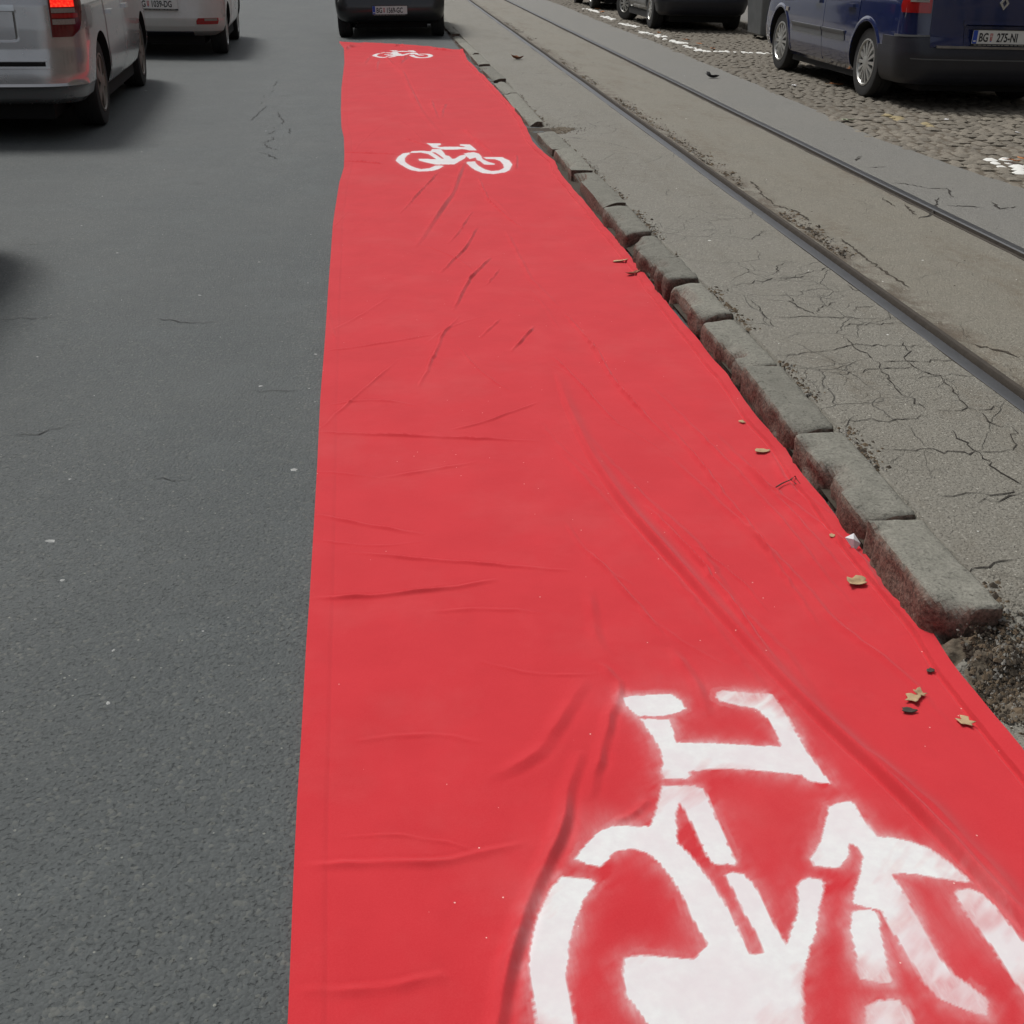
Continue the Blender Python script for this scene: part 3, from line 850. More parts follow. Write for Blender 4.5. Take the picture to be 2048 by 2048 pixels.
NEAR = [
    cvA((940, 205), (1010, 190), (1230, 172), (1320, 172), (1400, 220), (1432, 285), (1380, 315), (1250, 345), (1060, 345), (990, 290), (955, 250)),
    cvA((1075, 362), (1310, 370), (1335, 450), (1360, 545), (1640, 545)) + cvB((0, 512), (215, 522), (175, 420), (120, 330), (60, 270), (0, 250)) + cvA((1700, 228), (1662, 195), (1675, 150), (1720, 135))
    + cvB((0, 140), (150, 150), (200, 215), (300, 370), (400, 550), (490, 670), (575, 785), (480, 778), (410, 765), (355, 720), (0, 690)) + cvA((1680, 745), (1465, 770), (1478, 800), (1440, 832), (1262, 828), (1238, 780), (1255, 700), (1240, 620), (1150, 470)),
    cvA((1240, 880), (1500, 875), (1570, 900), (1610, 970), (1700, 1190), (1825, 1470), (1820, 1497), (1650, 1490), (1590, 1430), (1500, 1230), (1430, 1090), (1385, 1025), (1365, 1080), (1370, 1330), (1450, 1400), (1560, 1530), (1680, 1700))
    + cvC((1640, 460), (1740, 680), (1790, 770), (1875, 765), (1840, 650), (1740, 480), (1650, 300), (1600, 205), (1640, 185), (1740, 195), (1800, 250), (1870, 370)) + cvD((0, 542), (60, 640), (115, 750), (150, 640), (205, 500), (200, 300), (230, 245), (300, 232), (380, 245), (412, 270), (400, 350), (370, 480), (350, 640), (310, 760), (270, 900), (250, 1050), (265, 1420))
    + cvC((1100, 1330), (960, 1150), (900, 1080), (880, 960), (875, 850), (890, 800), (1000, 770), (1380, 805), (1480, 700), (1380, 540), (1320, 400), (1235, 250))
    + cvA((1230, 1490), (1130, 1410), (1040, 1380), (960, 1380), (880, 1400), (830, 1460), (770, 1512), (680, 1495), (575, 1450), (650, 1350), (760, 1240), (870, 1190), (1000, 1195), (1155, 1200), (1195, 1090), (1225, 970)),
    cvC((430, 215), (540, 220), (650, 235), (690, 265), (660, 300), (590, 400), (540, 540), (500, 700), (480, 850), (480, 950), (500, 1080), (540, 1245), (640, 1480), (850, 1700), (1150, 1790), (1150, 2050), (850, 2010), (560, 1830), (350, 1540), (250, 1245), (220, 1000), (205, 850), (215, 700), (270, 480), (350, 310)),
    cvB((550, 940), (640, 912), (710, 905), (750, 950), (780, 1010), (840, 1090), (900, 1165), (1000, 1163), (1120, 1190), (1240, 1230), (1350, 1300), (1460, 1390), (1565, 1482), (1450, 1478), (1290, 1455), (1150, 1425), (1000, 1425))
    + cvD((1000, 320), (1100, 500), (1200, 680), (1300, 860), (1400, 980), (1500, 1050), (1610, 1130), (1650, 1190), (1640, 1290), (1560, 1280), (1400, 1220), (1300, 1170), (1200, 1080), (1100, 950), (1000, 780), (900, 610), (840, 490), (630, 435), (620, 400), (660, 240))
    + cvB((770, 1400), (785, 1300), (755, 1240), (700, 1208), (690, 1300), (640, 1370), (560, 1382), (450, 1370), (418, 1320), (440, 1270), (490, 1200), (520, 1080)),
    cvD((615, 490), (660, 470), (750, 470), (820, 500), (840, 620), (870, 780), (900, 930), (930, 1040), (840, 1040), (680, 1005), (650, 900), (620, 720), (600, 600)),
    cvD((1395, 350), (1420, 320), (1500, 315), (1620, 355), (1700, 430), (1800, 560), (1932, 720), (2150, 1050), (2270, 1400), (2250, 1800), (2050, 1750), (2060, 1400), (1932, 1130), (1800, 960), (1700, 790), (1600, 660), (1500, 540), (1400, 370)),
    cvD((730, 1200), (800, 1170), (900, 1160), (980, 1165), (1050, 1230), (1080, 1323), (1150, 1560), (1400, 1900), (1200, 2000), (820, 1660), (710, 1323)),
]
MID = [
    cvM((500, 125), (700, 130), (705, 150), (650, 165), (690, 178), (830, 172), (1020, 180), (1040, 175), (960, 155), (965, 138), (1100, 140), (1150, 180), (1200, 225), (1100, 228), (1030, 212), (830, 215), (720, 212), (640, 195), (590, 190), (540, 150)),
    cvM((560, 240), (580, 210), (700, 208), (740, 250), (770, 295), (820, 305), (860, 345), (900, 340), (960, 300), (1030, 285), (1060, 300), (1030, 340), (960, 380), (890, 425), (850, 425), (780, 425), (640, 425), (540, 405), (400, 370), (395, 345), (480, 342), (640, 350), (620, 335), (530, 280), (430, 262), (270, 268), (300, 245), (430, 235)),
    cvM((270, 262), (180, 275), (110, 320), (75, 370), (130, 415), (200, 455), (290, 500), (400, 520), (500, 522), (600, 510), (690, 480), (745, 445), (680, 435), (620, 440), (540, 475), (430, 485), (350, 465), (270, 430), (210, 385), (205, 340), (240, 300), (275, 285)),
    cvM((1020, 270), (1150, 250), (1225, 270), (1265, 310), (1280, 345), (1360, 380), (1450, 405), (1440, 422), (1300, 418), (1240, 370), (1200, 360), (1180, 325), (1100, 345), (1065, 320)),
    cvM((1060, 385), (1180, 375), (1185, 400), (1230, 445), (1310, 490), (1400, 515), (1500, 505), (1570, 470), (1560, 420), (1520, 370), (1450, 345), (1330, 342), (1280, 318), (1420, 315), (1550, 318), (1650, 365), (1690, 425), (1650, 500), (1590, 530), (1430, 555), (1280, 545), (1170, 500), (1100, 450), (1055, 405)),
]
MID_HOLE = [cvM((580, 255), (620, 255), (680, 290), (740, 340), (720, 345), (650, 295))]
def carpet():
    gl = np.array([at_road(*q) for q in ED_L]); gr = np.array([at_road(*q) for q in ED_R])
    gl = np.concatenate([[[gl[0, 0] + .02, -1.2]], gl]); gr = gr[::-1]; gr = np.concatenate([[[1.16, -1.2], [1.165, 1.2]], gr])
    yl_end, yr_end = gl[-1, 1], gr[-1, 1]
    print('carpet ends', gl[-1], gr[-1], gl[1], gr[2])
    NU = 340
    u = np.linspace(0, 1, NU)
    u = np.unique(np.concatenate([u, 1 - np.linspace(0, .05, 30)]))
    NU = len(u)
    ys = np.concatenate([np.arange(-1.2, .9, .03), grow(.9, 16.2, .0030, .0017)])
    shear = sstep(8, 16.2, ys) 
    yend = yl_end + (yr_end - yl_end) * u
    Y = ys[:, None] + shear[:, None] * (yend[None, :] - 16.2) * 1.0
    Y[-1, :] = yend + .03 * (fbm(u * 9, u * 0, 5) - .5)
    xl = np.interp(Y, gl[:, 1], gl[:, 0]); xr = np.interp(Y, gr[:, 1], gr[:, 0])
    xr = xr + .006 * (fbm(Y * 5, Y * 0, 17) - .5) * 2
    X = xl + (xr - xl) * u[None, :]
    S = (X - xl)                       # distance from the left edge
    T = (xr - X)                       # distance from the right edge
    Z = road_h(X, Y) + .006
    Z = Z + .010 * (fbm(X * 2.4, Y * 1.5, 71) - .5) + .004 * (fbm(X * 7, Y * 4, 73) - .5) + .0035 * np.abs(fbm(X * 3.1 + Y * 1.9, Y * 2.6 - X * 2.0, 75) - .5)
    pts = np.stack([X.ravel(), Y.ravel()], 1)
    zf = np.zeros(len(pts))
    for ci, (line, amp, wid) in enumerate(CREASES):
        P = np.array([at_road(*q) for q in line])
        # smooth the polyline
        tt = np.concatenate([[0], np.cumsum(np.linalg.norm(np.diff(P, axis=0), axis=1))])
        n = max(8, min(60, int(tt[-1] / .03)))
        ts = np.linspace(0, tt[-1], n)
        P = np.stack([np.interp(ts, tt, P[:, 0]), np.interp(ts, tt, P[:, 1])], 1)
        for _ in range(max(1, n // 12)):
            P[1:-1] = (P[:-2] + 2 * P[1:-1] + P[2:]) / 4
        wob = np.random.default_rng(ci).normal(0, .0016 if amp < .012 else .0004, P.shape); P = P + wob
        R = wid * 5
        lo, hi = P.min(0) - R, P.max(0) + R
        sel = np.where((pts[:, 0] > lo[0]) & (pts[:, 0] < hi[0]) & (pts[:, 1] > lo[1]) & (pts[:, 1] < hi[1]))[0]
        if not len(sel): continue
        q = pts[sel]
        bd = np.full(len(sel), 9.); bs = np.zeros(len(sel)); bt = np.zeros(len(sel))
        for i in range(len(P) - 1):
            a, b = P[i], P[i + 1]
            ab = b - a
            t = np.clip(((q - a) @ ab) / max(ab @ ab, 1e-12), 0, 1)
            w = q - a - t[:, None] * ab
            d = np.hypot(w[:, 0], w[:, 1])
            m = d < bd
            bd[m] = d[m]; bs[m] = np.sign(ab[0] * w[m, 1] - ab[1] * w[m, 0]); bt[m] = (i + t[m]) / (len(P) - 1)
        wid_ = wid * (.62 if amp < .015 else .80)
        x = bd * bs / wid_
        taper = np.clip(np.minimum(bt / .22, (1 - bt) / .30), 0, 1) ** .8
        if max(p[1] for p in line) > 1860: taper = np.clip(bt / .25, 0, 1) ** .8
        wv = 1 + .25 * np.sin(bt * 17 + ci)
        prof = np.exp(-(np.abs(x) ** 1.35)) - .30 * np.exp(-((x - 1.5) / .7) ** 2) - .10 * np.exp(-((x + 1.8) / 1.0) ** 2) + .16 * np.exp(-(x / 3.4) ** 2)
        if ci in (0, 7):
            prof = np.where(x > 0, np.exp(-(np.abs(x) / 2.4) ** 1.8), np.exp(-(np.abs(x) / 1.0) ** 1.4)) - .34 * np.exp(-((x + 1.5) / .6) ** 2)
        zf[sel] += amp * (.72 if ci in (0, 7) else 1.12 if amp < .015 else .95) * taper * wv * prof
    Z = Z + zf.reshape(Z.shape)
    # stitched hem along the right edge: a doubled band with a loose inner lip
    hw = .036 + .006 * (fbm(Y * 3, Y * 0, 81) - .5) * 2
    inner = sstep(0, .0028, hw - T)
    Z = Z + inner * (.0065 + .004 * (fbm(Y * 6, Y * 0, 83) - .3)) - .003 * np.exp(-((T - hw - .004) / .004) ** 2)
    Z = Z + .012 * np.exp(-(T / .03) ** 2) * fbm(Y * 2.2, Y * 0 + 3, 85)          # rides up at the foot of the kerb
    hl = .052
    Z = Z + (1 - sstep(hl - .004, hl, S)) * .0016
    # far end is rumpled
    Z = Z + .02 * np.exp(-((yend[None, :] - Y) / .12) ** 2) * fbm(X * 6, Y * 2, 87)
    Z = np.maximum(Z, road_h(X, Y) + .003)
    # paint
    offv = np.array(at_road(744, 111.5)) - np.array(at_road(790.9, 323.6))
    pn = [np.array([at_road(*q) for q in pl]) for pl in NEAR]
    pm = [np.array([at_road(*q) for q in pl]) for pl in MID]
    ph = [np.array([at_road(*q) for q in pl]) for pl in MID_HOLE]
    pf = [p + offv for p in pm]
    jit = np.stack([vnoise(pts[:, 0] * 160, pts[:, 1] * 160, 91) - .5, vnoise(pts[:, 0] * 160, pts[:, 1] * 160, 92) - .5], 1) * .0036
    q = pts + jit
    dn = sdf(q, pn); dm = sdf(q, pm); df = sdf(q, pf); dh = sdf(q, ph)
    dm = np.maximum(dm, -dh)
    paint = np.zeros(len(pts))
    core = 1 - sstep(-.0022, .0022, dn)
    pa, pb = pts[:, 0] * .75 + pts[:, 1] * .66, pts[:, 1] * .75 - pts[:, 0] * .66
    thinp = np.clip(fbm(pts[:, 0] * 6, pts[:, 1] * 6, 141) * 2.4 - .75, 0, 1) * (.35 + .65 * fbm(pa * 20, pb * 85, 143))
    core = core * (1 - .34 * thinp)
    ra, rb = pts[:, 0] * .75 + pts[:, 1] * .66, pts[:, 1] * .75 - pts[:, 0] * .66
    hz = fbm(pts[:, 0] * 16, pts[:, 1] * 16, 95) * .6 + fbm(ra * 22, rb * 75, 97) * .4
    bighaze = np.exp(-np.clip(dn, 0, 9) / .032) * np.clip(fbm(pts[:, 0] * 7, pts[:, 1] * 7, 103) * 2.2 - .95, 0, 1) * (.30 + .35 * fbm(ra * 14, rb * 60, 105))
    # the cut-out edge of the stencil: a crisp, faintly tinted rim around each stroke
    halo = np.exp(-np.clip(dn - .003, 0, 9) / .014) * np.clip(hz * 1.7 - .48, 0, 1) * .62
    rim = .5 * (1 - sstep(.011, .015, dn + .010 * (fbm(pts[:, 0] * 9, pts[:, 1] * 9, 99) - .5))) * (fbm(pts[:, 0] * 5, pts[:, 1] * 5, 101) > .56) * .34
    paint = np.maximum(paint, np.maximum(np.maximum(core, bighaze * .55), np.maximum(halo, rim)))
    for d in (dm, df):
        paint = np.maximum(paint, (1 - sstep(-.005, .005, d)) * 1.0)
        paint = np.maximum(paint, np.exp(-np.clip(d, 0, 9) / .012) * hz * .25)
    n, m = X.shape
    V = np.stack([X, Y, Z], -1)
    # normals on the whole sheet, shared by cloth and painted faces
    du = np.gradient(V, axis=1); dv = np.gradient(V, axis=0)
    N = np.cross(du, dv); N /= np.linalg.norm(N, axis=-1, keepdims=True)
    idx = np.arange(n * m).reshape(n, m)
    Q = np.stack([idx[:-1, :-1], idx[:-1, 1:], idx[1:, 1:], idx[1:, :-1]], -1).reshape(-1, 4)
    Vf, Nf = V.reshape(-1, 3), N.reshape(-1, 3)
    fp = paint[Q].mean(1)
    cy = Vf[Q, 1].mean(1)
    groups = [((fp <= .60) & (cy < 4)) | ((fp <= .72) & (cy >= 4)), (fp > .60) & (cy < 4), (fp > .72) & (cy >= 4) & (cy < 11), (fp > .72) & (cy >= 11)]
    root = None
    for gi, mk in enumerate(groups):
        q = Q[mk]
        used = np.unique(q)
        remap = np.full(n * m, -1); remap[used] = np.arange(len(used))
        nm = 'red_carpet' if gi == 0 else 'bicycle_symbol'
        me = bpy.data.meshes.new(nm)
        vv, qq = Vf[used], remap[q]
        nn = Nf[used]; pp = paint[used]
        fill_mesh(me, vv, qq)
        at_ = me.attributes.new('paint', 'FLOAT', 'POINT')
        at_.data.foreach_set('value', pp.astype(np.float32))
        me.normals_split_custom_set_from_vertices(nn.tolist())
        me.materials.append(M_CLOTH)
        o = link(nm, me, root)
        if gi == 0:
            root = tag(o, 'long red cloth carpet with three white bicycle symbols, laid along the granite kerb', 'carpet')
        else:
            o['label'] = ['', 'large white sprayed bicycle symbol at the near end', 'white bicycle symbol halfway along the carpet', 'small white bicycle symbol at the far end'][gi]
    # edge skirt so that the cloth has a thickness and touches the road
    sk = MB()
    for col, dxx in ((0, -.001), (m - 1, .002)):
        a = V[:, col]; b = a.copy(); b[:, 2] = road_h(a[:, 0], a[:, 1]) - .002; b[:, 0] += dxx
        vs = np.concatenate([a, b]); k = len(a)
        sk.add(vs, [(i, i + 1, k + i + 1, k + i) for i in range(k - 1)])
    a = V[-1]; b = a.copy(); b[:, 2] -= .04; k = len(a)
    sk.add(np.concatenate([a, b]), [(i, i + 1, k + i + 1, k + i) for i in range(k - 1)])
    sk.build('hem', M_CLOTH, root, True)
    def hfun(x, y):
        i = int(np.argmin(np.abs(ys - y)))
        j = int(np.argmin(np.abs(X[i] - x)))
        return float(Z[i, j])
    return root, hfun
CARPET, carpet_h = carpet()

# ------------------------------------------------------------------ leaves and scraps lying about
M_LEAF = simple('dry tan leaf', (.42, .30, .165), .8, var=.4, scale=60)
M_LEAFDARK = simple('dark dead leaf', (.05, .043, .032), .8, var=.4, scale=60)
M_LEAFRED = simple('reddish brown leaf', (.22, .085, .04), .8, var=.4, scale=60)
M_LEAFGREEN = simple('pale green leaf', (.38, .44, .30), .7, var=.3, scale=50)
M_ORANGE = simple('orange leaf', (.42, .16, .05), .8, var=.35, scale=40)
M_BLACK = simple('black scrap', (.012, .012, .013), .7)
M_FOIL = simple('white wrapper', (.75, .75, .76), .3, var=.2, scale=120)
def leaf(px, py, hf, zb, size, mat, label, cat='leaf', asp=.55, rot=None, curl=.25, seed=0, name='fallen_leaf', ragged=.3, group=None):
    size *= 1.3 if name == 'fallen_leaf' and size < .04 else 1.0
    x, y = at(px, py, zb)
    rng = np.random.default_rng(seed + int(px))
    z = hf(x, y)
    x, y = at(px, py, z)
    k = 14
    out = []
    for j in range(k):
        a = j / k * 2 * math.pi
        r = size * (1 + ragged * rng.uniform(-1, .6))
        out.append((r * math.cos(a), r * asp * math.sin(a) * (1 - .25 * math.cos(a))))
    V, F = [(0, 0, .004)], []
    for ring, s in ((0, .55), (1, 1.0)):
        for (a, b) in out:
            zz = .004 + curl * (b * s) ** 2 / (size * asp) + curl * .5 * (a * s) ** 2 / size + rng.uniform(-.03, .03) * size
            V.append((a * s, b * s, max(.002, zz)))
    for j in range(k):
        F.append((0, 1 + j, 1 + (j + 1) % k))
        F.append((1 + j, 1 + k + j, 1 + k + (j + 1) % k, 1 + (j + 1) % k))
    o = link(name, mesh(name, V, F, mat, None, True, 40))
    sol = o.modifiers.new('thick', 'SOLIDIFY'); sol.thickness = .0012; sol.offset = 0
    o.location = (x, y, z)
    o.rotation_euler = (rng.uniform(-.15, .15), rng.uniform(-.15, .15), rng.uniform(0, 6.28) if rot is None else rot)
    return tag(o, label, cat, group)
ch = carpet_h
leaf(1713, 1168, ch, .02, .024, M_LEAF, 'largest tan dry leaf, on the carpet hem beside the longest near kerb stone', rot=.3, curl=.5)
leaf(1526, 905, ch, .02, .020, M_LEAF, 'small tan leaf on the carpet hem below a kerb joint, above the twig', asp=.5, rot=.1)
leaf(1823, 1400, ch, .01, .0145, M_LEAF, 'ragged tan leaf beside a dark leaf on the carpet near the lower right hem', ragged=.5, asp=.9)
leaf(1838, 1391, ch, .01, .0095, M_LEAF, 'tiny torn tan leaf touching a ragged leaf on the carpet', ragged=.5, asp=.7, curl=.7)
leaf(1817, 1424, ch, .01, .012, M_LEAFDARK, 'dark curled leaf just below the ragged tan leaf on the carpet', asp=.5, rot=-.2)
leaf(1929, 1447, ch, .01, .0145, M_LEAF, 'jagged tan leaf on the carpet next to the lower hem, rightmost of the leaves', ragged=.6, asp=.65)
leaf(1266, 549, ch, .02, .045, M_LEAFRED, 'reddish pointed leaf caught on the carpet hem beside a kerb joint', asp=.3, rot=.5, curl=.6)
leaf(1240, 524, ch, .02, .034, M_LEAF, 'brownish rolled leaf on the carpet hem just above the reddish pointed leaf', asp=.35, rot=.1)
leaf(1483, 846, ch, .02, .010, M_LEAF, 'tiny pale leaf crumb on the carpet hem', asp=.6)
leaf(1664, 1074, ch, .02, .008, M_LEAF, 'pale leaf crumb on the hem beside the white wrapper', asp=.7)
leaf(1860, 1345, ch, .02, .008, M_LEAFDARK, 'little brown leaf scrap caught at the hem seam above the ragged leaves', asp=.7)
bh = lambda x, y: float(bed_h(x, y))
leaf(1033, 119, bh, BED, .085, M_LEAFRED, 'curled brown leaf lying on the asphalt between the far kerb and the near rail', asp=.5, curl=.9)
leaf(1424, 156, bh, BED, .085, M_BLACK, 'black scrap lying on the smooth asphalt beyond the far rail', 'scrap', asp=.4, curl=.8, rot=.1, name='black_scrap', ragged=.5)
ph_ = lambda x, y: BED + .006
leaf(1674, 170, ph_, BED, .085, M_ORANGE, 'orange brown leaf on the cobbles in front of the blue car wheels', asp=.5)
leaf(1588, 172, ph_, BED, .040, M_FOIL, 'white paper scrap on the cobbles left of the blue car rear wheel', 'litter', name='paper_scrap', asp=.6)
leaf(1697, 241, ph_, BED, .065, M_LEAFGREEN, 'pale green leaf at the edge of the cobbles beside the asphalt strip', asp=.5, rot=.2)
leaf(1893, 240, ph_, BED, .026, M_FOIL, 'white paper scrap on the cobbles below the blue car bumper', 'litter', name='paper_scrap', asp=.6)
leaf(2035, 266, ph_, BED, .026, M_FOIL, 'white paper scrap on the cobbles just above the painted white marking', 'litter', name='paper_scrap', asp=.5)
leaf(1655, 169, ph_, BED, .040, M_LEAF, 'tan leaf on the cobbles between a white scrap and the orange leaf', asp=.4)
for k, (px, py) in enumerate([(1398, 88), (1372, 80), (1318, 66), (1425, 98), (1196, 18), (1205, 24), (2018, 321), (2046, 319), (2033, 323)]):
    x, y = at(px, py, BED)
    leaf(px, py, ph_, BED, .075 if py < 120 else .05, M_ORANGE, ['orange leaf beside the dash nearest the crosswise painted line', 'orange leaf beside the second white dash behind the crosswise line', 'orange leaf beside the third white dash, under the slate car tail',
        'orange leaf where the white dashes meet the crosswise line', 'orange leaf beside the farthest white dash in view', 'orange leaf just in front of the black car, by the farthest dash',
        'left of three orange leaves in the white marking at the right edge', 'right of three orange leaves in the white marking at the right edge', 'middle of three orange leaves in the white marking at the right edge'][k], asp=.5, seed=k, group='orange leaves beside the painted marks')
# twig caught on the hem, wrapper in the joint, fluff
def tube(pts, r, sides=5):
    V, F = [], []
    n = len(pts)
    for i, p in enumerate(pts):
        p = Vector(p)
        d = (Vector(pts[min(i + 1, n - 1)]) - Vector(pts[max(i - 1, 0)])).normalized()
        a = d.orthogonal().normalized(); b = d.cross(a)
        rr = r * (1 - .5 * i / n)
        for k in range(sides):
            q = p + (a * math.cos(6.2832 * k / sides) + b * math.sin(6.2832 * k / sides)) * rr
            V.append(tuple(q))
    for i in range(n - 1):
        for k in range(sides):
            F.append((i * sides + k, i * sides + (k + 1) % sides, (i + 1) * sides + (k + 1) % sides, (i + 1) * sides + k))
    return V, F
def on_carpet(px, py, dz):
    x, y = at(px, py, .02)
    z = carpet_h(x, y)
    x, y = at(px, py, z)
    return (x, y, z + dz)
tw = MB()
tw.add(*tube([on_carpet(1552, 976, .003), on_carpet(1565, 971, .008), on_carpet(1580, 967, .012), on_carpet(1592, 972, .006)], .0022))
tw.add(*tube([on_carpet(1580, 967, .012), on_carpet(1588, 962, .016), on_carpet(1600, 975, .010)], .0025))
tag(tw.build('twig', M_LEAFDARK, None, True), 'thin dark twig caught under the carpet hem between two kerb joints', 'twig')
x, y = at(1707, 1083, .03)
wr = MB()
wr.add([(-.013, -.018, 0), (.014, -.012, .004), (.017, .016, .016), (-.012, .018, .022), (0, 0, .022)], [(0, 1, 4), (1, 2, 4), (2, 3, 4), (3, 0, 4), (0, 3, 2, 1)])
o = wr.build('wrapper', M_FOIL)
o.location = (x, y, .022); o.rotation_euler = (.3, -.4, .4)
tag(o, 'shiny white wrapper wedged in the kerb joint beside the carpet edge', 'wrapper')

# ------------------------------------------------------------------ cars
def paint_mat(name, col, metal=.0, rough=.28, coat=.6, dirt=.12, dirtcol=(.16, .14, .12)):
    n = NT(name)
    oc = n.n('ShaderNodeTexCoord').outputs['Object']
    z = n.n('ShaderNodeSeparateXYZ', i_Vector=oc).outputs[2]
    d = n.noise(6, 5, .65, vec=oc)
    dm = n.math('MULTIPLY', n.ramp(d, [(.35, 0.), (.8, 1.)]), dirt)
    low = n.ramp(z, [(.2, 1.), (.62, 0.)])        # road film on the lower body
    dm = n.math('MAXIMUM', dm, n.math('MULTIPLY', low, n.math('MULTIPLY', d, dirt * 1.5)))
    n.set('Base Color', n.mix(dm, col, dirtcol))
    n.set('Metallic', n.math('MULTIPLY', n.math('SUBTRACT', 1.0, dm), metal) if metal else 0.)
    n.set('Roughness', n.math('ADD', n.math('MULTIPLY', dm, .5), rough))
    n.set('Coat Weight', n.math('MULTIPLY', n.math('SUBTRACT', 1.0, dm), coat)).set('Coat Roughness', .05)
    return n.mat
M_TYRE = simple('tyre rubber', (.022, .022, .022), .85, var=.25, scale=40)
M_WELL = simple('wheel well black', (.008, .008, .008), .9)
M_PLASTIC = simple('dark bumper plastic', (.018, .020, .029), .42, var=.25, scale=8)
M_CHROME = simple('satin chrome trim', (.55, .56, .57), .25, metal=1., var=.08)
M_HUB = simple('silver hubcap', (.48, .48, .46), .38, metal=.7, var=.25, scale=25)
M_HUBD = simple('dirty alloy', (.22, .20, .175), .5, metal=.6, var=.35, scale=18)
M_GLASS = simple('dark car glass', (.012, .014, .016), .06, spec=.7)
M_REDLENS = simple('red lens', (.36, .010, .010), .12, var=.2, scale=60, coat=.5)
M_REDDARK = simple('dark red lens', (.13, .006, .008), .12, var=.2, scale=60, coat=.5)
M_CLEARLENS = simple('clear lens', (.30, .27, .24), .15, var=.4, scale=120)
M_PLATEW = simple('plate white', (.70, .70, .67), .45, var=.06)
M_PLATEB = simple('plate blue', (.02, .07, .42), .45, var=.06)
M_PLATEK = simple('plate black', (.015, .015, .016), .5)
M_PLATER = simple('plate red', (.45, .06, .06), .5)
M_PLATEG = simple('plate frame lettering', (.35, .34, .30), .5)
def brake_mat():
    n = NT('lit brake lamp')
    c = n.n('ShaderNodeTexVoronoi', i_Vector=n.n('ShaderNodeTexCoord').outputs['Object'], i_Scale=55.0).outputs['Distance']
    n.set('Base Color', (.6, .02, .01)).set('Roughness', .2)
    n.t.links.new(n.mix(n.math('MULTIPLY', c, 1.6), (1., .07, .025), (.60, .008, .006)), n.b.inputs['Emission Color'])
    n.set('Emission Strength', 1.0)
    return n.mat
M_BRAKE = brake_mat()

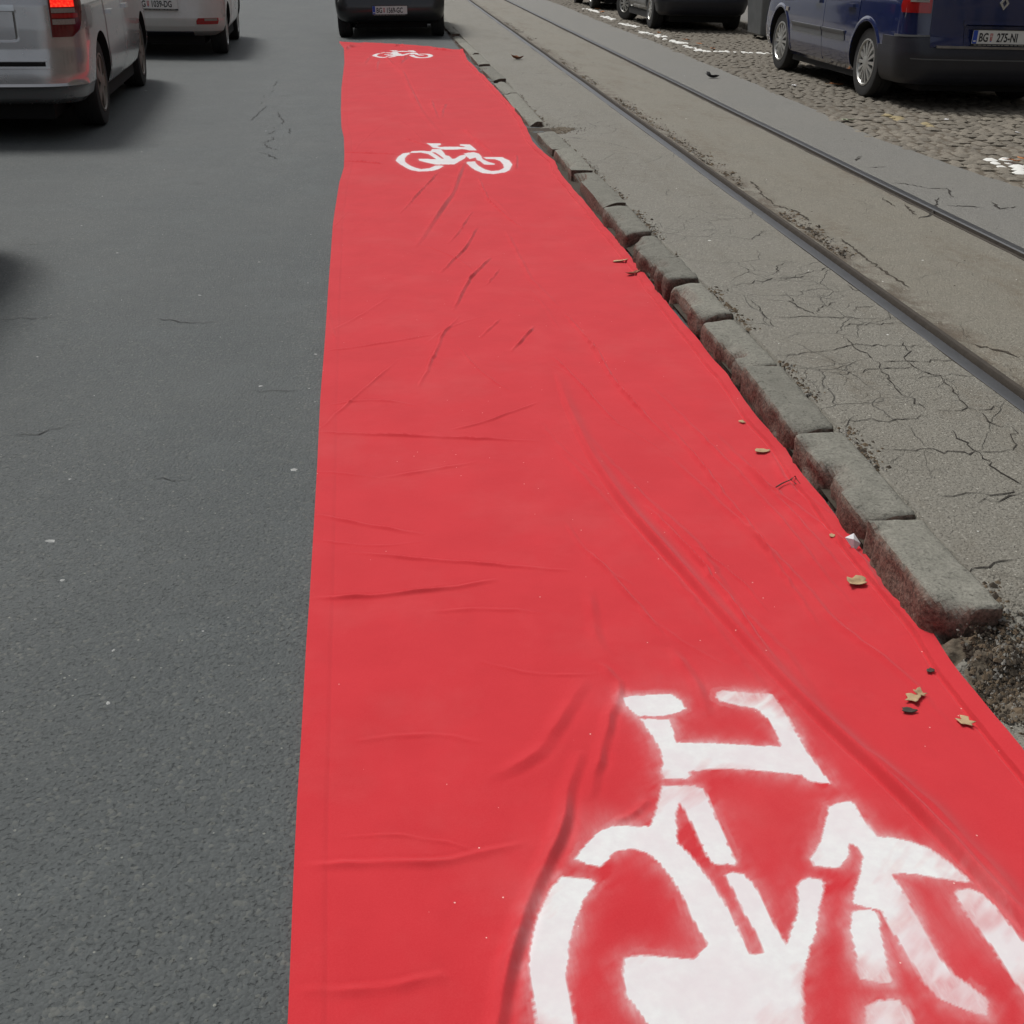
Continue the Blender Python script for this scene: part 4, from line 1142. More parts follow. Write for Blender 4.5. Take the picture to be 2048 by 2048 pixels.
class Shell:
    """car body as a stack of rounded plan outlines; P(s, z, off) is a point on it, s running right from the middle of the tail"""
    def __init__(s, rows, bow=.05, rcf=.35):
        s.r = np.array(rows, float); s.bow = bow; s.rcf = rcf
    def par(s, z):
        return [np.interp(z, s.r[:, 0], s.r[:, k]) for k in range(1, 5)]
    def half_len(s, z):
        w, ry, fy, rc = s.par(z)
        rf = min(s.rcf, w * .8)
        return (w - rc) + rc * math.pi / 2 + (fy - rf - ry - rc) + rf * math.pi / 2 + (w - rf)
    def P0(s, a, z):
        w, ry, fy, rc = s.par(z)
        rf = min(s.rcf, w * .8)
        sg = 1 if a >= 0 else -1
        a = abs(a)
        L1 = w - rc; L2 = rc * math.pi / 2; L3 = fy - rf - ry - rc; L4 = rf * math.pi / 2
        if a <= L1: x, y = a, ry
        elif a <= L1 + L2:
            t = (a - L1) / rc
            x, y = L1 + rc * math.sin(t), ry + rc - rc * math.cos(t)
        elif a <= L1 + L2 + L3: x, y = w, ry + rc + (a - L1 - L2)
        elif a <= L1 + L2 + L3 + L4:
            t = (a - L1 - L2 - L3) / rf
            x, y = w - rf + rf * math.cos(t), fy - rf + rf * math.sin(t)
        else: x, y = max(0, w - rf - (a - L1 - L2 - L3 - L4)), fy
        y += s.bow * (x / w) ** 2 * max(0, 1 - max(0, y - ry) / 1.2)
        # gentle barrel in plan along the flanks
        x -= .03 * max(0, (abs(y - (ry + fy) / 2) / ((fy - ry) / 2)) ** 3) * (x / w)
        return Vector((sg * x, y, z))
    def P(s, a, z, off=0.):
        p = s.P0(a, z)
        if off:
            e = .01
            n = (s.P0(a + e, z) - s.P0(a - e, z)).cross(s.P0(a, z + e) - s.P0(a, z - e))
            if n.length > 0: p = p + n.normalized() * off
        return p
    def side(s, y, z):
        """arc position of a point on the right flank at car-length y"""
        w, ry, fy, rc = s.par(z)
        return (w - rc) + rc * math.pi / 2 + (y - ry - rc)
    def body(s, zs, parent, mats, wheels, R, name='body', clip=.42):
        rings = []
        for z in zs:
            H = s.half_len(z)
            w, ry, fy, rc = s.par(z)
            rf = min(s.rcf, w * .8)
            L1 = w - rc; L2 = L1 + rc * math.pi / 2; L3 = L2 + (fy - rf - ry - rc); L4 = L3 + rf * math.pi / 2
            a = np.concatenate([np.linspace(0, L1, 8)[:-1], np.linspace(L1, L2, 9)[:-1], np.linspace(L2, L3, 26)[:-1], np.linspace(L3, L4, 8)[:-1], np.linspace(L4, H, 6)])
            half = [s.P0(q, z) for q in a]
            rings.append(half + [Vector((-p.x, p.y, p.z)) for p in reversed(half[1:-1])])
        k = len(rings[0])
        V = [p for r in rings for p in r]
        F = [(i * k + j, i * k + (j + 1) % k, (i + 1) * k + (j + 1) % k, (i + 1) * k + j) for i in range(len(zs) - 1) for j in range(k)]
        F.append(tuple(reversed(range(k))))
        F.append(tuple((len(zs) - 1) * k + j for j in range(k)))
        me = mesh(name, V, F, mats)
        o = link(name, me, parent)
        if wheels:
            cut = MB()
            for (wx, wy, wz) in wheels:
                n = 40
                x0, x1 = (wx - .16, wx + .60) if wx > 0 else (wx - .60, wx + .16)
                vv = [(x, wy + R * math.cos(6.2832 * i / n), wz + R * math.sin(6.2832 * i / n)) for x in (x0, x1) for i in range(n)]
                ff = [(i, (i + 1) % n, n + (i + 1) % n, n + i) for i in range(n)] + [tuple(reversed(range(n))), tuple(range(n, 2 * n))]
                cut.add(vv, ff, 1)
            bm = bmesh.new(); cm = mesh('cut', cut.v, cut.f, mats, cut.m); bm.from_mesh(cm)
            bmesh.ops.recalc_face_normals(bm, faces=bm.faces); bm.to_mesh(cm); bm.free()
            bm = bmesh.new(); bm.from_mesh(me); bmesh.ops.recalc_face_normals(bm, faces=bm.faces); bm.to_mesh(me); bm.free()
            co = bpy.data.objects.new('cut', cm); COL.objects.link(co)
            co.parent = parent
            md = o.modifiers.new('arches', 'BOOLEAN'); md.operation = 'DIFFERENCE'; md.object = co; md.solver = 'EXACT'
            bpy.context.view_layer.update()
            dg = bpy.context.evaluated_depsgraph_get()
            me2 = bpy.data.meshes.new_from_object(o.evaluated_get(dg))
            o.modifiers.clear()
            o.data = me2
            me2.name = name
            bpy.data.objects.remove(co)
        o.data.polygons.foreach_set('use_smooth', np.ones(len(o.data.polygons), bool))
        o.data.set_sharp_from_angle(angle=math.radians(32))
        return o
    def patch(s, name, a0, a1, z0, z1, off, mat, parent, thick=.02, na=12, nz=6, angle=40, rim=0.):
        """a panel lying on the shell; a0, a1 and off may be functions of z"""
        f0 = a0 if callable(a0) else (lambda z: a0)
        f1 = a1 if callable(a1) else (lambda z: a1)
        fo = off if callable(off) else (lambda a, z: off)
        V, F = [], []
        zs = np.linspace(z0, z1, nz)
        for z in zs:
            for a in np.linspace(f0(z), f1(z), na):
                V.append(s.P(a, z, fo(a, z)))
        n = len(V)
        F += [(j * na + i, j * na + i + 1, (j + 1) * na + i + 1, (j + 1) * na + i) for j in range(nz - 1) for i in range(na - 1)]
        bd = [i for i in range(na)] + [j * na + na - 1 for j in range(1, nz)] + [(nz - 1) * na + i for i in range(na - 2, -1, -1)] + [j * na for j in range(nz - 2, 0, -1)]
        base = len(V)
        for b in bd:
            j, i = divmod(b, na)
            z = zs[j]; a = np.linspace(f0(z), f1(z), na)[i]
            V.append(s.P(a, z, fo(a, z) - thick))
        m = len(bd)
        F += [(bd[(q + 1) % m], bd[q], base + q, base + (q + 1) % m) for q in range(m)]
        o = link(name, mesh(name, V, F, mat, None, True, angle), parent)
        return o
def lathe(prof, n, axis='x'):
    V, F = [], []
    k = len(prof)
    for i in range(n):
        a = 6.283185 * i / n
        for (r, x) in prof:
            V.append((x, r * math.cos(a), r * math.sin(a)))
    for i in range(n):
        for j in range(k - 1):
            F.append((i * k + j, i * k + j + 1, ((i + 1) % n) * k + j + 1, ((i + 1) % n) * k + j))
    return V, F
def wheel(parent, x, y, R, W, side, rimR, mat, spokes, style, steer=0.):
    """side -1: outer face looks to -x"""
    V, F = lathe([(rimR * .96, -W * .42), (rimR, -W / 2 + .004), (R * .90, -W / 2), (R * .965, -W * .47), (R, -W * .36), (R, -W * .12), (R - .006, -W * .11), (R - .006, -W * .09), (R, -W * .08), (R, W * .08), (R - .006, W * .09), (R - .006, W * .11), (R, W * .12), (R, W * .36), (R * .965, W * .47), (R * .9, W / 2), (rimR, W / 2 - .004), (rimR * .96, W * .42)], 48)
    w = link('wheel', mesh('wheel', V, F, M_TYRE, None, True, 30), parent)
    w.location = (x, y, R)
    w.rotation_euler = (0, 0, steer)
    mb = MB()
    o = -side if False else side
    f = W / 2 * o
    mb.add(*lathe([(rimR * .97, f * .80), (rimR, f * 1.0), (rimR * .93, f * 1.02), (rimR * .88, f * .86), (rimR * .86, f * .70)], 40), 0)
    mb.add(*lathe([(rimR * .9, f * .45), (.0, f * .45)], 24), 1)
    mb.add(*lathe([(rimR * .30, f * .60), (rimR * .28, f * .98), (rimR * .12, f * 1.04), (.0, f * 1.04)], 20), 0)
    for i in range(spokes):
        a = 6.283185 * i / spokes
        w0, w1 = style
        pts = []
        for (r, hw, xx) in ((rimR * .2, w0, f * .99), (rimR * .90, w1, f * .93)):
            for sgn in (-1, 1):
                pts.append((xx, r * math.cos(a) - sgn * hw * math.sin(a), r * math.sin(a) + sgn * hw * math.cos(a)))
                pts.append((xx - .03 * o, r * math.cos(a) - sgn * hw * math.sin(a), r * math.sin(a) + sgn * hw * math.cos(a)))
        mb.add(pts, [(0, 2, 6, 4), (1, 5, 7, 3), (0, 4, 5, 1), (2, 3, 7, 6)], 0)
    mb.build('rim', [mat, M_WELL], w, True, 30)
    return w
def text_mesh(body, size, depth, sx=.70):
    cu = bpy.data.curves.new('txt', 'FONT')
    cu.body = body; cu.size = size; cu.extrude = depth; cu.offset = size * .022
    cu.align_x = 'LEFT'; cu.resolution_u = 3
    o = bpy.data.objects.new('txt', cu); COL.objects.link(o)
    bpy.context.view_layer.update()
    me = bpy.data.meshes.new_from_object(o.evaluated_get(bpy.context.evaluated_depsgraph_get()))
    bpy.data.objects.remove(o)
    for v in me.vertices:
        v.co.x *= sx
    return me
def plate(parent, x, y, z, parts, lean=0., frame=True):
    """parts: list of (text, x offset from plate's left edge); faces -y"""
    b = MB()
    b.box(-.26, .26, -.004, .004, -.056, .056)
    p = b.build('number_plate', M_PLATEW, parent)
    p.location = (x, y, z); p.rotation_euler = (lean, 0, 0)
    s = MB(); s.box(-.2585, -.218, -.0055, -.004, -.0545, .0545); s.box(-.250, -.228, -.0062, -.0055, -.040, -.028, 1)
    s.build('blue_band', [M_PLATEB, M_PLATEW], p)
    if frame:
        fr = MB(); fr.box(-.268, .268, -.008, -.001, -.074, -.0575); fr.box(-.268, .268, -.007, .006, .0575, .064)
        xx = -.24
        rg = random.Random(3)
        while xx < .22:
            L = rg.uniform(.018, .05)
            fr.box(xx, xx + L, -.0088, -.008, -.069, -.063, 1); xx += L + .012
        fr.build('plate_frame', [M_PLATEK, M_PLATEG], p)
    for t, ox in parts:
        me = text_mesh(t, .100, .0006, .70 if len(t) < 7 else .66)
        me.materials.clear(); me.materials.append(M_PLATEK)
        o = link('lettering', me, p)
        o.location = (-.26 + ox, -.0052, -.037)
        o.rotation_euler = (math.pi / 2, 0, 0)
    sh = MB()      # small coat of arms between letters and digits
    sh.box(-.099, -.073, -.0055, -.004, .008, .030, 1); sh.box(-.096, -.076, -.0055, -.004, -.030, .004, 1); sh.box(-.0875, -.0845, -.006, -.0055, -.028, .028, 0); sh.box(-.097, -.075, -.006, -.0055, .016, .020, 0)
    sh.box(-.092, -.080, -.0055, -.004, -.038, -.032, 2)
    sh.build('emblem', [M_PLATEW, M_PLATER, M_PLATEB], p)
    return p
def car_base(name, loc, rz, label, group, rows, paint, R, axles, track, rim, bow=.05, arch=None, steer=0., wheels_W=.20):
    t = empty(name, loc, rz)
    tag(t, label, 'car', group)
    sh = Shell(rows, bow)
    zs = sorted(set(list(np.linspace(rows[0][0], rows[-1][0], 30)) + [r[0] for r in rows]))
    wl = [(sx * track, y, R) for y in axles for sx in (-1, 1)]
    sh.body(zs, t, [paint, M_WELL], wl, arch or R + .05)
    rimR, rmat, nsp, style = rim
    for i, y in enumerate(axles):
        for sx in (-1, 1):
            wheel(t, sx * (track - wheels_W / 2 + .03), y, R, wheels_W, sx, rimR, rmat, nsp, style, steer if i else 0.)
    # underside: floor pan so that light does not pass through
    u = MB(); hw = track - wheels_W - .03; zb = rows[0][0]
    u.box(-hw, hw, rows[0][2] + .12, rows[0][3] - .2, .135, zb + .02); u.box(-track + .02, track - .02, axles[0] + R + .06, axles[1] - R - .06, .15, zb + .02)
    u.build('underside', M_WELL, t)
    return t, sh
def glasshouse(t, sh, z0, z1, ysplit, paint):
    """rear and side windows as dark panes"""
    w, ry, fy, rc = sh.par((z0 + z1) / 2)
    sh.patch('rear_window', -(w - rc) * .9, (w - rc) * .9, z0 + .02, z1 - .05, .006, M_GLASS, t, na=8, nz=4)
    for sg in (-1, 1):
        for (ya, yb) in ysplit:
            f0 = (lambda yq, sg=sg: (lambda z: sg * sh.side(yq, z)))(ya if sg > 0 else yb)
            f1 = (lambda yq, sg=sg: (lambda z: sg * sh.side(yq, z)))(yb if sg > 0 else ya)
            sh.patch('side_window', f0, f1, z0 + .03, z1 - .06, .006, M_GLASS, t, na=6, nz=4)
def door(t, sh, ya, yb, z0, z1, paint, sg=-1, arch=None, off=.005, name='door', handle=True, z_handle=.80):
    """side door, sg -1 left flank; arch=(yc, zc, r) trims the panel round a wheel arch"""
    def yy(y, z):
        if arch:
            yc, zc, r = arch
            if abs(z - zc) < r:
                h = math.sqrt(r * r - (z - zc) ** 2)
                if yc < y: pass
                return h
        return None
    def lo(z):
        y = ya
        if arch and arch[0] < (ya + yb) / 2 and abs(z - arch[1]) < arch[2]:
            y = max(y, arch[0] + math.sqrt(arch[2] ** 2 - (z - arch[1]) ** 2))
        return y
    def hi(z):
        y = yb
        if arch and arch[0] > (ya + yb) / 2 and abs(z - arch[1]) < arch[2]:
            y = min(y, arch[0] - math.sqrt(arch[2] ** 2 - (z - arch[1]) ** 2))
        return y
    if sg < 0: f0, f1 = (lambda z: -sh.side(hi(z), z)), (lambda z: -sh.side(lo(z), z))
    else: f0, f1 = (lambda z: sh.side(lo(z), z)), (lambda z: sh.side(hi(z), z))
    d = sh.patch(name, f0, f1, z0, z1, off, paint, t, thick=.012, na=10, nz=12)
    if handle:
        hz = z_handle
        yh = ya + .12
        a, b = sorted((sg * sh.side(yh, hz), sg * sh.side(yh + .17, hz)))
        sh.patch('handle', a, b, hz - .014, hz + .018, .032, paint, d, thick=.03, na=6, nz=3)
    return d

# --- blue estate on the cobbles, right
M_BLUE = paint_mat('dark blue paint', (.009, .018, .082), .0, .13, 1., .08, (.07, .075, .095))
def blue_car():
    rows = [(.20, .78, .16, 4.30, .20), (.25, .825, .06, 4.42, .22), (.34, .855, .01, 4.47, .24), (.47, .868, .0, 4.5, .24), (.56, .87, .03, 4.49, .22), (.62, .872, .06, 4.47, .20), (.75, .873, .075, 4.40, .18), (.86, .87, .085, 4.0, .17), (.95, .86, .10, 3.75, .17), (1.02, .83, .12, 3.5, .17), (1.36, .67, .36, 2.75, .16), (1.43, .60, .48, 2.5, .2), (1.46, .40, .75, 2.1, .2)]
    t, sh = car_base('parked_car', (5.44, 10.25, BED), 0., 'dark blue estate car with red tail lamp parked on the cobbles, nearest on the right', 'cars parked on the cobbles', rows, M_BLUE, .316, (.97, 3.62), .80, (.215, M_HUB, 14, (.010, .017)), arch=.372)
    arch_r, arch_f = (.97, .316, .40), (3.62, .316, .40)
    door(t, sh, 1.20, 2.145, .27, .96, M_BLUE, -1, arch_r)
    door(t, sh, 2.155, 3.17, .25, .96, M_BLUE, -1, arch_f)
    door(t, sh, 1.20, 2.145, .27, .96, M_BLUE, 1, arch_r)
    door(t, sh, 2.155, 3.17, .25, .96, M_BLUE, 1, arch_f)
    M_RUB = simple('faded rubbing strip', (.10, .105, .11), .5, var=.2, scale=10)
    for sg in (-1, 1):
        for ya, yb in ((1.50, 2.135), (2.165, 3.13)):
            a, b = sorted((sg * sh.side(ya, .53), sg * sh.side(yb, .53)))
            sh.patch('rub_strip', a, b, .475, .565, lambda a_, z: .012 + .012 * (z > .545), M_RUB, t, na=10, nz=6)
        # wheel arch lips
        for yc in (.97, 3.62):
            L = MB(); n = 26; V = []
            for i in range(n + 1):
                th = math.radians(-8 + 196 * i / n)
                for (rr, o_) in ((.372, -.01), (.372, .008), (.40, .010), (.415, .0)):
                    y, z = yc + rr * math.cos(th), .316 + rr * math.sin(th)
                    z = max(z, .22)
                    V.append(sh.P(sg * sh.side(y, z), z, o_))
            F = [(i * 4 + j, i * 4 + j + 1, i * 4 + j + 5, i * 4 + j + 4) for i in range(n) for j in range(3)]
            L.add(V, F); L.build('arch_lip', M_BLUE, t, True, 50)
    # tailgate, lamps, bumper
    def tg_off(a, z):
        rec = sstep(.30, .33, abs(a) * 0 + .36 - abs(a) + .0 + .0) if False else 0
        r = .010
        if abs(a) < .34 and .535 < z < .70: r -= .020
        return r
    sh.patch('tailgate', -.655, .655, .525, 1.0, tg_off, M_BLUE, t, na=60, nz=26, thick=.015)
    for sg in (-1, 1):
        def e_out(z): return .935 - .10 * max(0, (.86 - z)) / .06
        lz0, lz1 = .80, 1.18
        f_in, f_out = (lambda z: .672), (lambda z: .95 - .35 * max(0., z - .85) - .5 * max(0., .84 - z))
        if sg < 0: a0, a1 = (lambda z: -f_out(z)), (lambda z: -f_in(z))
        else: a0, a1 = f_in, f_out
        L = sh.patch('tail_lamp', a0, a1, lz0, lz1, .014, M_REDLENS, t, na=10, nz=8)
        c0, c1 = (-.85, -.70) if sg < 0 else (.70, .85)
        sh.patch('clear_lens', c0, c1, .885, 1.02, .019, M_CLEARLENS, L, na=6, nz=4, thick=.006)
        c0, c1 = (-.80, -.72) if sg < 0 else (.72, .80)
        sh.patch('reflector', c0, c1, .905, 1.0, .022, M_CHROME, L, na=6, nz=4, thick=.004)
    # dark plastic bumper wrapping round to the arches
    def bz(a, z):
        return .016 + .010 * sstep(.33, .45, z)
    q = sh.side(.56, .4)
    bp = sh.patch('bumper', lambda z: -sh.side(.585, z) , lambda z: sh.side(.585, z), .215, .515, bz, M_PLASTIC, t, na=60, nz=14, thick=.03)
    for sg in (-1, 1):
        f = (lambda z: sg * .66), (lambda z: sg * sh.side(.50, z))
        a0, a1 = (f[1], f[0]) if sg < 0 else (f[0], f[1])
        sh.patch('bumper_corner', a0, a1, .505, .598, .024, M_PLASTIC, bp, na=14, nz=5, thick=.03)
        b0, b1 = sorted((sg * .66, sg * .98))
        sh.patch('bumper_edge', b0, b1, .600, .618, .026, M_RUB, bp, na=14, nz=3, thick=.02)
    sh.patch('bumper_step', -.60, .60, .512, .532, .034, M_HUBD, bp, na=20, nz=3, thick=.03)
    sh.patch('bumper_seam', -.80, .80, .425, .435, .028, M_RUB, bp, na=30, nz=2, thick=.02)
    sh.patch('plate_bar', -.36, .36, .715, .748, .034, M_BLUE, t, na=16, nz=4, thick=.03)
    plate(t, .0, .022, .620, [('BG', .056), ('275-NI', .225)], lean=-.02)
    # diamond badge
    dm = MB()
    for (h0, w0, h1, w1, y0, y1) in ((.056, .044, .030, .020, -.012, -.012),):
        o4 = [(0, h0), (w0, .006), (w0 * .45, -h0 * .86), (-w0 * .45, -h0 * .86), (-w0, .006)]
        o4 = [(0, h0), (w0, 0), (0, -h0), (-w0, 0)]; i4 = [(0, h1), (w1, 0), (0, -h1), (-w1, 0)]
        V = [(x, -.014, z) for x, z in o4] + [(x, -.014, z) for x, z in i4] + [(x * 1.1, 0, z * 1.1) for x, z in o4] + [(x, 0, z) for x, z in i4]
        F = []
        for k in range(4):
            n = (k + 1) % 4
            F += [(k, n, 4 + n, 4 + k), (k, 8 + k, 8 + n, n), (4 + k, 4 + n, 12 + n, 12 + k)]
        dm.add(V, F)
    b = dm.build('badge', M_CHROME, t); b.location = (0, .078, .895)
    for sg in (-1, 1):
        a, bb = sorted((sg * sh.side(3.33, .68), sg * sh.side(3.42, .68)))
        sh.patch('side_repeater', a, bb, .66, .70, .012, M_CLEARLENS, t, na=4, nz=3)
    glasshouse(t, sh, 1.0, 1.40, ((.75, 1.35), (1.45, 2.1), (2.2, 2.95)), M_BLUE)
    return t
blue_car()

# --- silver estate, left foreground
M_SILVER = paint_mat('silver paint', (.47, .47, .47), .8, .24, .8, .10, (.20, .18, .16))
def silver_car():
    rows = [(.25, .80, .14, 4.35, .18), (.29, .845, .07, 4.44, .22), (.365, .868, .025, 4.46, .26), (.380, .876, -.004, 4.47, .28), (.398, .877, .012, 4.47, .28), (.45, .882, .016, 4.47, .28), (.53, .885, .028, 4.46, .28), (.62, .886, .045, 4.43, .28), (.75, .885, .055, 4.3, .27), (.90, .875, .07, 3.9, .26), (1.0, .85, .10, 3.55, .25), (1.40, .66, .42, 2.7, .2), (1.48, .55, .58, 2.4, .2), (1.51, .35, .8, 2.0, .2)]
    rz = math.radians(4.6)
    t, sh = car_base('silver_car', (-3.045, 8.56, 0.), rz, 'silver estate car with its brake lamp lit, nearest car on the left', 'cars driving in the left lane', rows, M_SILVER, .318, (.94, 3.64), .815, (.215, M_HUBD, 5, (.035, .05)), arch=.375, bow=.07)
    for sg in (-1, 1):
        door(t, sh, 1.28, 2.2, .28, .98, M_SILVER, sg, (.94, .318, .41))
        door(t, sh, 2.21, 3.2, .28, .98, M_SILVER, sg, (3.64, .318, .41))
    def half(z): return float(np.interp(z, [.51, .56, .64, .72, .95, 1.0], [.625, .665, .685, .692, .69, .68]))
    def off(a, z):
        r = .008
        k = sstep(.0, .035, .47 - abs(a)) * sstep(.0, .03, z - .675) * sstep(0, .012, .868 - z)
        return r - .030 * k
    sh.patch('tailgate', lambda z: -half(z), half, .545, 1.02, off, M_SILVER, t, na=90, nz=60, thick=.02, angle=50)
    sh.patch('tailgate_gap', -.635, .635, .512, .542, .001, M_WELL, t, na=20, nz=3, thick=.01)
    sh.patch('plate_bar', -.475, .475, .866, .902, .022, M_CHROME, t, na=30, nz=5, thick=.03)
    sh.patch('bumper_lip', -.66, .66, .496, .511, .016, M_SILVER, t, na=30, nz=3, thick=.02)
    plate(t, 0, .065, .765, [('BG', .056), ('1042-RS', .206)], frame=False)
    for sg in (-1, 1):
        inn = lambda z: float(np.interp(z, [.70, 1.2], [.700, .700]))
        out = lambda z: float(np.interp(z, [.70, .715, .74, .78, .84, .95, 1.2], [.84, .875, .91, .94, .965, .985, .95]))
        a0, a1 = ((lambda z: -out(z)), (lambda z: -inn(z))) if sg < 0 else (inn, out)
        L = sh.patch('tail_lamp', a0, a1, .70, 1.22, .012, M_REDDARK, t, na=12, nz=14)
        def sub(nm, z0, z1, m, i0=.712, i1=.90, o_=.016, nz=3):
            q0, q1 = (-i1, -i0) if sg < 0 else (i0, i1)
            sh.patch(nm, q0, q1, z0, z1, o_, m, L, na=8, nz=nz, thick=.006)
        sub('brake_lamp', .892, 1.08, M_BRAKE, i1=.885, nz=5)
        sub('clear_band', .855, .884, M_CLEARLENS, i1=.885)
        sub('red_band', .822, .850, M_REDLENS, i1=.91)
        sub('clear_band', .780, .814, M_CLEARLENS, i1=.875)
        g0, g1 = (lambda z: out(z) + .002), (lambda z: out(z) + .016)
        a0, a1 = ((lambda z: -g1(z)), (lambda z: -g0(z))) if sg < 0 else (g0, g1)
        sh.patch('lamp_trim', a0, a1, .705, 1.20, .012, M_SILVER, L, na=3, nz=14)
    glasshouse(t, sh, 1.0, 1.42, ((.7, 1.4), (1.5, 2.15), (2.25, 3.0)), M_SILVER)
    return t
silver_car()

# --- white hatchback ahead of it
M_WHITE = paint_mat('white paint', (.60, .60, .57), .0, .25, .6, .20, (.30, .27, .22))
def white_car():
    rows = [(.24, .72, .20, 3.7, .2), (.30, .80, .06, 3.8, .26), (.36, .825, .02, 3.83, .30), (.45, .84, .0, 3.85, .32), (.56, .845, .02, 3.85, .32), (.70, .845, .05, 3.8, .30), (.85, .835, .07, 3.4, .26), (.95, .815, .09, 3.15, .24), (1.38, .62, .35, 2.2, .2), (1.46, .5, .5, 1.9, .2), (1.49, .3, .7, 1.6, .15)]
    t, sh = car_base('white_car', (-2.90, 15.30, 0.), math.radians(3.4), 'white hatchback with a dirty bumper, driving ahead of the silver car', 'cars driving in the left lane', rows, M_WHITE, .29, (.72, 3.05), .77, (.19, M_HUB, 8, (.02, .035)), arch=.335, bow=.10)
    for sg in (-1, 1):
        door(t, sh, 1.20, 2.45, .28, .93, M_WHITE, sg, (3.05, .29, .37))
        a, b = sorted((sg * .52, sg * .79))
        def z_lo(a_): return 0
        L = sh.patch('bumper_lamp', (lambda z: -(.79 - .5 * max(0, .415 - z))) if sg < 0 else (lambda z: .50 + .8 * max(0, z - .425)), (lambda z: -(.50 + .8 * max(0, z - .425))) if sg < 0 else (lambda z: .79 - .5 * max(0, .415 - z)), .385, .455, .010, M_REDLENS, t, na=10, nz=5)
        c = (.60, .77) if sg > 0 else (-.77, -.60)
        sh.patch('clear_lens', c[0], c[1], .425, .452, .014, M_CLEARLENS, L, na=6, nz=3, thick=.006)
    sh.patch('tailgate', lambda z: -float(np.interp(z, [.66, .95], [.52, .62])), lambda z: float(np.interp(z, [.66, .95], [.52, .62])), .68, .98, .006, M_WHITE, t, na=20, nz=6)
    sh.patch('plate_recess', -.33, .33, .52, .675, .004, M_WHITE, t, na=12, nz=5)
    sh.patch('bumper_valance', -.45, .45, .245, .30, .012, M_PLASTIC, t, na=16, nz=3)
    plate(t, .02, -.012, .615, [('BG', .056), ('1039-DG', .206)], lean=-.03)
    glasshouse(t, sh, .97, 1.38, ((.7, 1.3), (1.4, 2.4)), M_WHITE)
    return t
white_car()

# --- small dark car in front of the carpet's end
M_GREYCAR = paint_mat('charcoal paint', (.020, .023, .026), .2, .30, .6, .25, (.07, .065, .06))
def dark_car():
    rows = [(.22, .74, .16, 3.5, .14), (.28, .80, .05, 3.6, .16), (.36, .825, .0, 3.62, .16), (.46, .835, .0, 3.63, .16), (.52, .838, .02, 3.63, .16), (.62, .84, .05, 3.6, .15), (.80, .835, .07, 3.2, .15), (.90, .82, .08, 3.0, .15), (1.32, .64, .30, 2.1, .15), (1.38, .5, .45, 1.8, .15)]
    t, sh = car_base('dark_car', (0.0, 18.35, .065), math.radians(-1.6), 'small charcoal hatchback standing just past the far end of the red carpet', 'cars driving in the left lane', rows, M_GREYCAR, .275, (.55, 2.85), .785, (.17, M_HUBD, 6, (.02, .03)), arch=.31, bow=.04)
    for sg in (-1, 1):
        door(t, sh, 1.1, 2.35, .27, .90, M_GREYCAR, sg, (2.85, .275, .34))
        a, b = sorted((sg * .60, sg * .80))
        sh.patch('tail_lamp', a, b, .62, .80, .010, M_REDLENS, t, na=6, nz=4)
    sh.patch('tailgate', -.60, .60, .555, .92, .006, M_GREYCAR, t, na=16, nz=6)
    sh.patch('bumper', lambda z: -sh.side(.22, z), lambda z: sh.side(.22, z), .25, .54, .012, M_GREYCAR, t, na=40, nz=8)
    ex = MB(); ex.add(*lathe([(.024, -.1), (.024, .1), (.018, .1), (.018, -.1)], 16))
    e = ex.build('exhaust', M_HUBD, t, True); e.rotation_euler = (0, 0, math.pi / 2); e.location = (-.52, .12, .215)
    t.rotation_euler = (0, -.03, math.radians(-1.6)); t.location.z = .045
    plate(t, 0.0, -.020, .40, [('BG', .056), ('1569-GC', .206)], lean=-.05)
    glasshouse(t, sh, .93, 1.32, ((.6, 1.2), (1.3, 2.3)), M_GREYCAR)
    return t
dark_car()

# --- dark cars parked farther along the cobbles
M_SLATE = paint_mat('slate paint', (.045, .050, .056), .3, .28, .6, .25, (.10, .09, .08))
def slate_car(loc, label, mat, name='parked_car', steer=.0):
    rows = [(.24, .72, .16, 3.9, .16), (.31, .78, .05, 3.98, .18), (.40, .80, .0, 4.0, .2), (.52, .81, .0, 4.02, .2), (.56, .81, .03, 4.02, .18), (.70, .815, .06, 3.95, .16), (.86, .80, .08, 3.5, .15), (.95, .785, .10, 3.2, .15), (1.34, .62, .5, 2.4, .15), (1.41, .5, .7, 2.1, .15)]
    t, sh = car_base(name, loc, 0., label, 'cars parked on the cobbles', rows, mat, .295, (.78, 3.26), .765, (.165, M_HUB, 9, (.012, .02)), arch=.345, steer=steer)
    for sg in (-1, 1):
        door(t, sh, 1.12, 1.98, .28, .92, mat, sg, (.78, .295, .38))
        door(t, sh, 1.99, 2.9, .28, .92, mat, sg, (3.26, .295, .38))
        a, b = sorted((sg * .62, sg * .80))
        sh.patch('tail_lamp', a, b, .66, .86, .010, M_REDLENS, t, na=6, nz=4)
        for yc in (.78,):
            fl0, fl1 = sorted((sg * sh.side(.38, .3), sg * sh.side(.42, .3)))
    sh.patch('bumper', lambda z: -sh.side(.34, z), lambda z: sh.side(.34, z), .27, .545, lambda a, z: .014 + .02 * sstep(.40, .46, z) * (1 - sstep(.50, .54, z)), M_PLASTIC, t, na=40, nz=12, thick=.03)
    sh.patch('tailgate', -.58, .58, .57, .94, .006, mat, t, na=16, nz=6)
    plate(t, 0.0, .045, .66, [('BG', .056), ('641-KV', .225)])
    glasshouse(t, sh, .97, 1.34, ((.7, 1.3), (1.35, 1.95), (2.05, 2.8)), mat)
    return t
slate_car((5.37, 20.35, BED), 'dark slate hatchback with turned front wheels parked behind the blue car', M_SLATE, steer=math.radians(22))
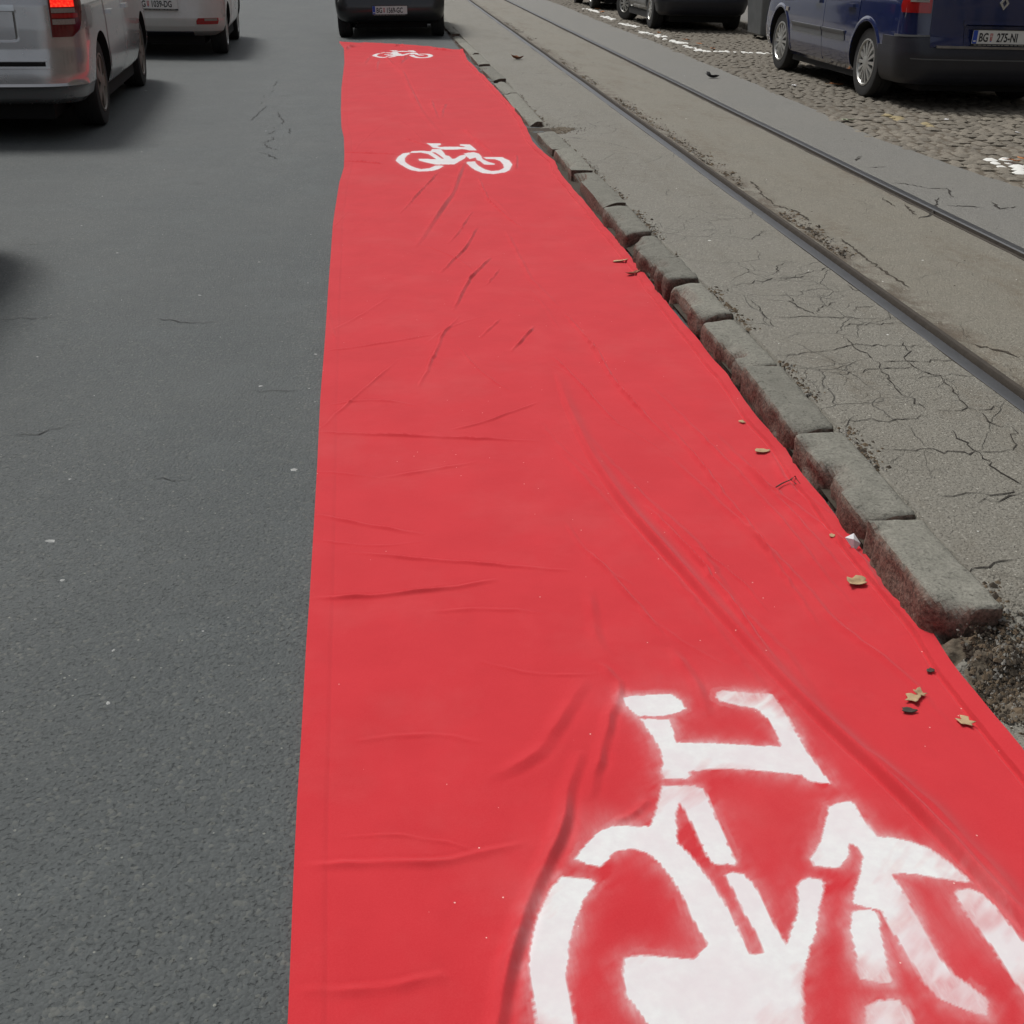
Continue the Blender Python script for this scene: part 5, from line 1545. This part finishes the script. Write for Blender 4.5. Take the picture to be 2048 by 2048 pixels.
slate_car((5.42, 27.1, BED), 'black hatchback farthest along the cobbles, mostly cut off by the top edge', paint_mat('black paint', (.012, .012, .013), .0, .3, .5))

# --- car following in the left lane, its nose just outside the frame
M_NAVY = paint_mat('dark grey paint', (.03, .032, .036), .2, .3, .6, .2)
slate_rows = None
fc = slate_car((-2.66, 1.72, 0.), 'dark hatchback following the silver car in the left lane', M_NAVY, 'following_car')
fc['group'] = 'cars driving in the left lane'

# --- galvanised container between the parked cars
M_GALV = simple('galvanised steel', (.17, .18, .185), .5, metal=.35, var=.3, scale=6)
def container():
    t = tag(empty('rubbish_container', (6.45, 19.05, BED)), 'grey ribbed metal container standing between the blue and the slate parked car', 'container')
    b = MB()
    V = []
    for z, sx, sy in ((.05, .58, .36), (1.05, .66, .48), (1.10, .68, .50)):
        for (x, y) in ((-1, -1), (1, -1), (1, 1), (-1, 1)):
            V.append((x * sx, y * sy, z))
    F = [(3, 2, 1, 0)] + [(i * 4 + j, i * 4 + (j + 1) % 4, i * 4 + 4 + (j + 1) % 4, i * 4 + 4 + j) for i in range(2) for j in range(4)] + [(8, 9, 10, 11)]
    b.add(V, F)
    o = b.build('tub', M_GALV, t)
    bv = o.modifiers.new('edge', 'BEVEL'); bv.width = .03; bv.segments = 2
    for x in (-.45, -.15, .15, .45):
        r = MB()
        r.add([(x - .035, -.375, .06), (x + .035, -.375, .06), (x + .035, -.51, 1.03), (x - .035, -.51, 1.03), (x - .03, -.345, .06), (x + .03, -.345, .06), (x + .03, -.47, 1.03), (x - .03, -.47, 1.03)], [(0, 1, 2, 3), (1, 5, 6, 2), (4, 0, 3, 7), (0, 4, 5, 1), (3, 2, 6, 7)])
        r.build('rib', M_GALV, t)
    for sx in (-1, 1):
        for sy in (-1, 1):
            w = MB(); w.add(*lathe([(.0, -.02), (.06, -.02), (.07, -.012), (.07, .012), (.06, .02), (0, .02)], 18))
            k = w.build('castor', M_TYRE, t, True, 40); k.location = (sx * .46, sy * .28, .07)
    l = MB(); l.add([(-.70, -.52, 1.10), (.70, -.52, 1.10), (.70, .52, 1.10), (-.70, .52, 1.10), (-.68, -.40, 1.22), (.68, -.40, 1.22), (.68, .40, 1.22), (-.68, .40, 1.22)], [(0, 1, 5, 4), (1, 2, 6, 5), (2, 3, 7, 6), (3, 0, 4, 7), (4, 5, 6, 7), (3, 2, 1, 0)])
    l.build('lid', M_GALV, t)
container()
# ------------------------------------------------------------------ unseen street fronts either side, added for the car paint to reflect
M_WALL = simple('grey brown render', (.20, .175, .145), .85, var=.25, scale=1.2)
M_WALL2 = simple('ochre grey render', (.24, .215, .17), .85, var=.25, scale=1.0)
def facade(x, d, y0, y1, h, mat, label, face):
    t = tag(empty('building', (x, y0, 0)), label, 'building')
    L = y1 - y0
    b = MB(); b.box(min(0, d), max(0, d), 0, L, -.1, h); b.build('wall', mat, t)
    wm = bpy.data.meshes.new('window')
    w = MB(); w.box(-.06, .05, -.62, .62, -.95, .95, 0); w.box(-.075 if face < 0 else .04, -.05 if face < 0 else .065, -.55, .55, -.88, .88, 1)
    wm = mesh('window', w.v, w.f, [M_KERB2, M_GLASS], w.m)
    z = 2.4
    while z < h - 1.2:
        y = 1.6
        while y < L - 1:
            o = link('window', wm, t); o.location = (0, y, z); y += 2.6
        z += 3.3
    c = MB(); c.box(-.35 if face < 0 else -.0, 0 if face < 0 else .35, 0, L, h - .5, h); c.build('cornice', M_KERB2, t)
facade(10.6, 8, -14, 46, 13, M_WALL, 'unseen grey brown street front with rows of windows, added along the right hand pavement for reflections', -1)
facade(-13.5, -8, -14, 46, 15, M_WALL2, 'unseen ochre street front with rows of windows, added across the road on the left for reflections', 1)
print('objects', len(bpy.data.objects))
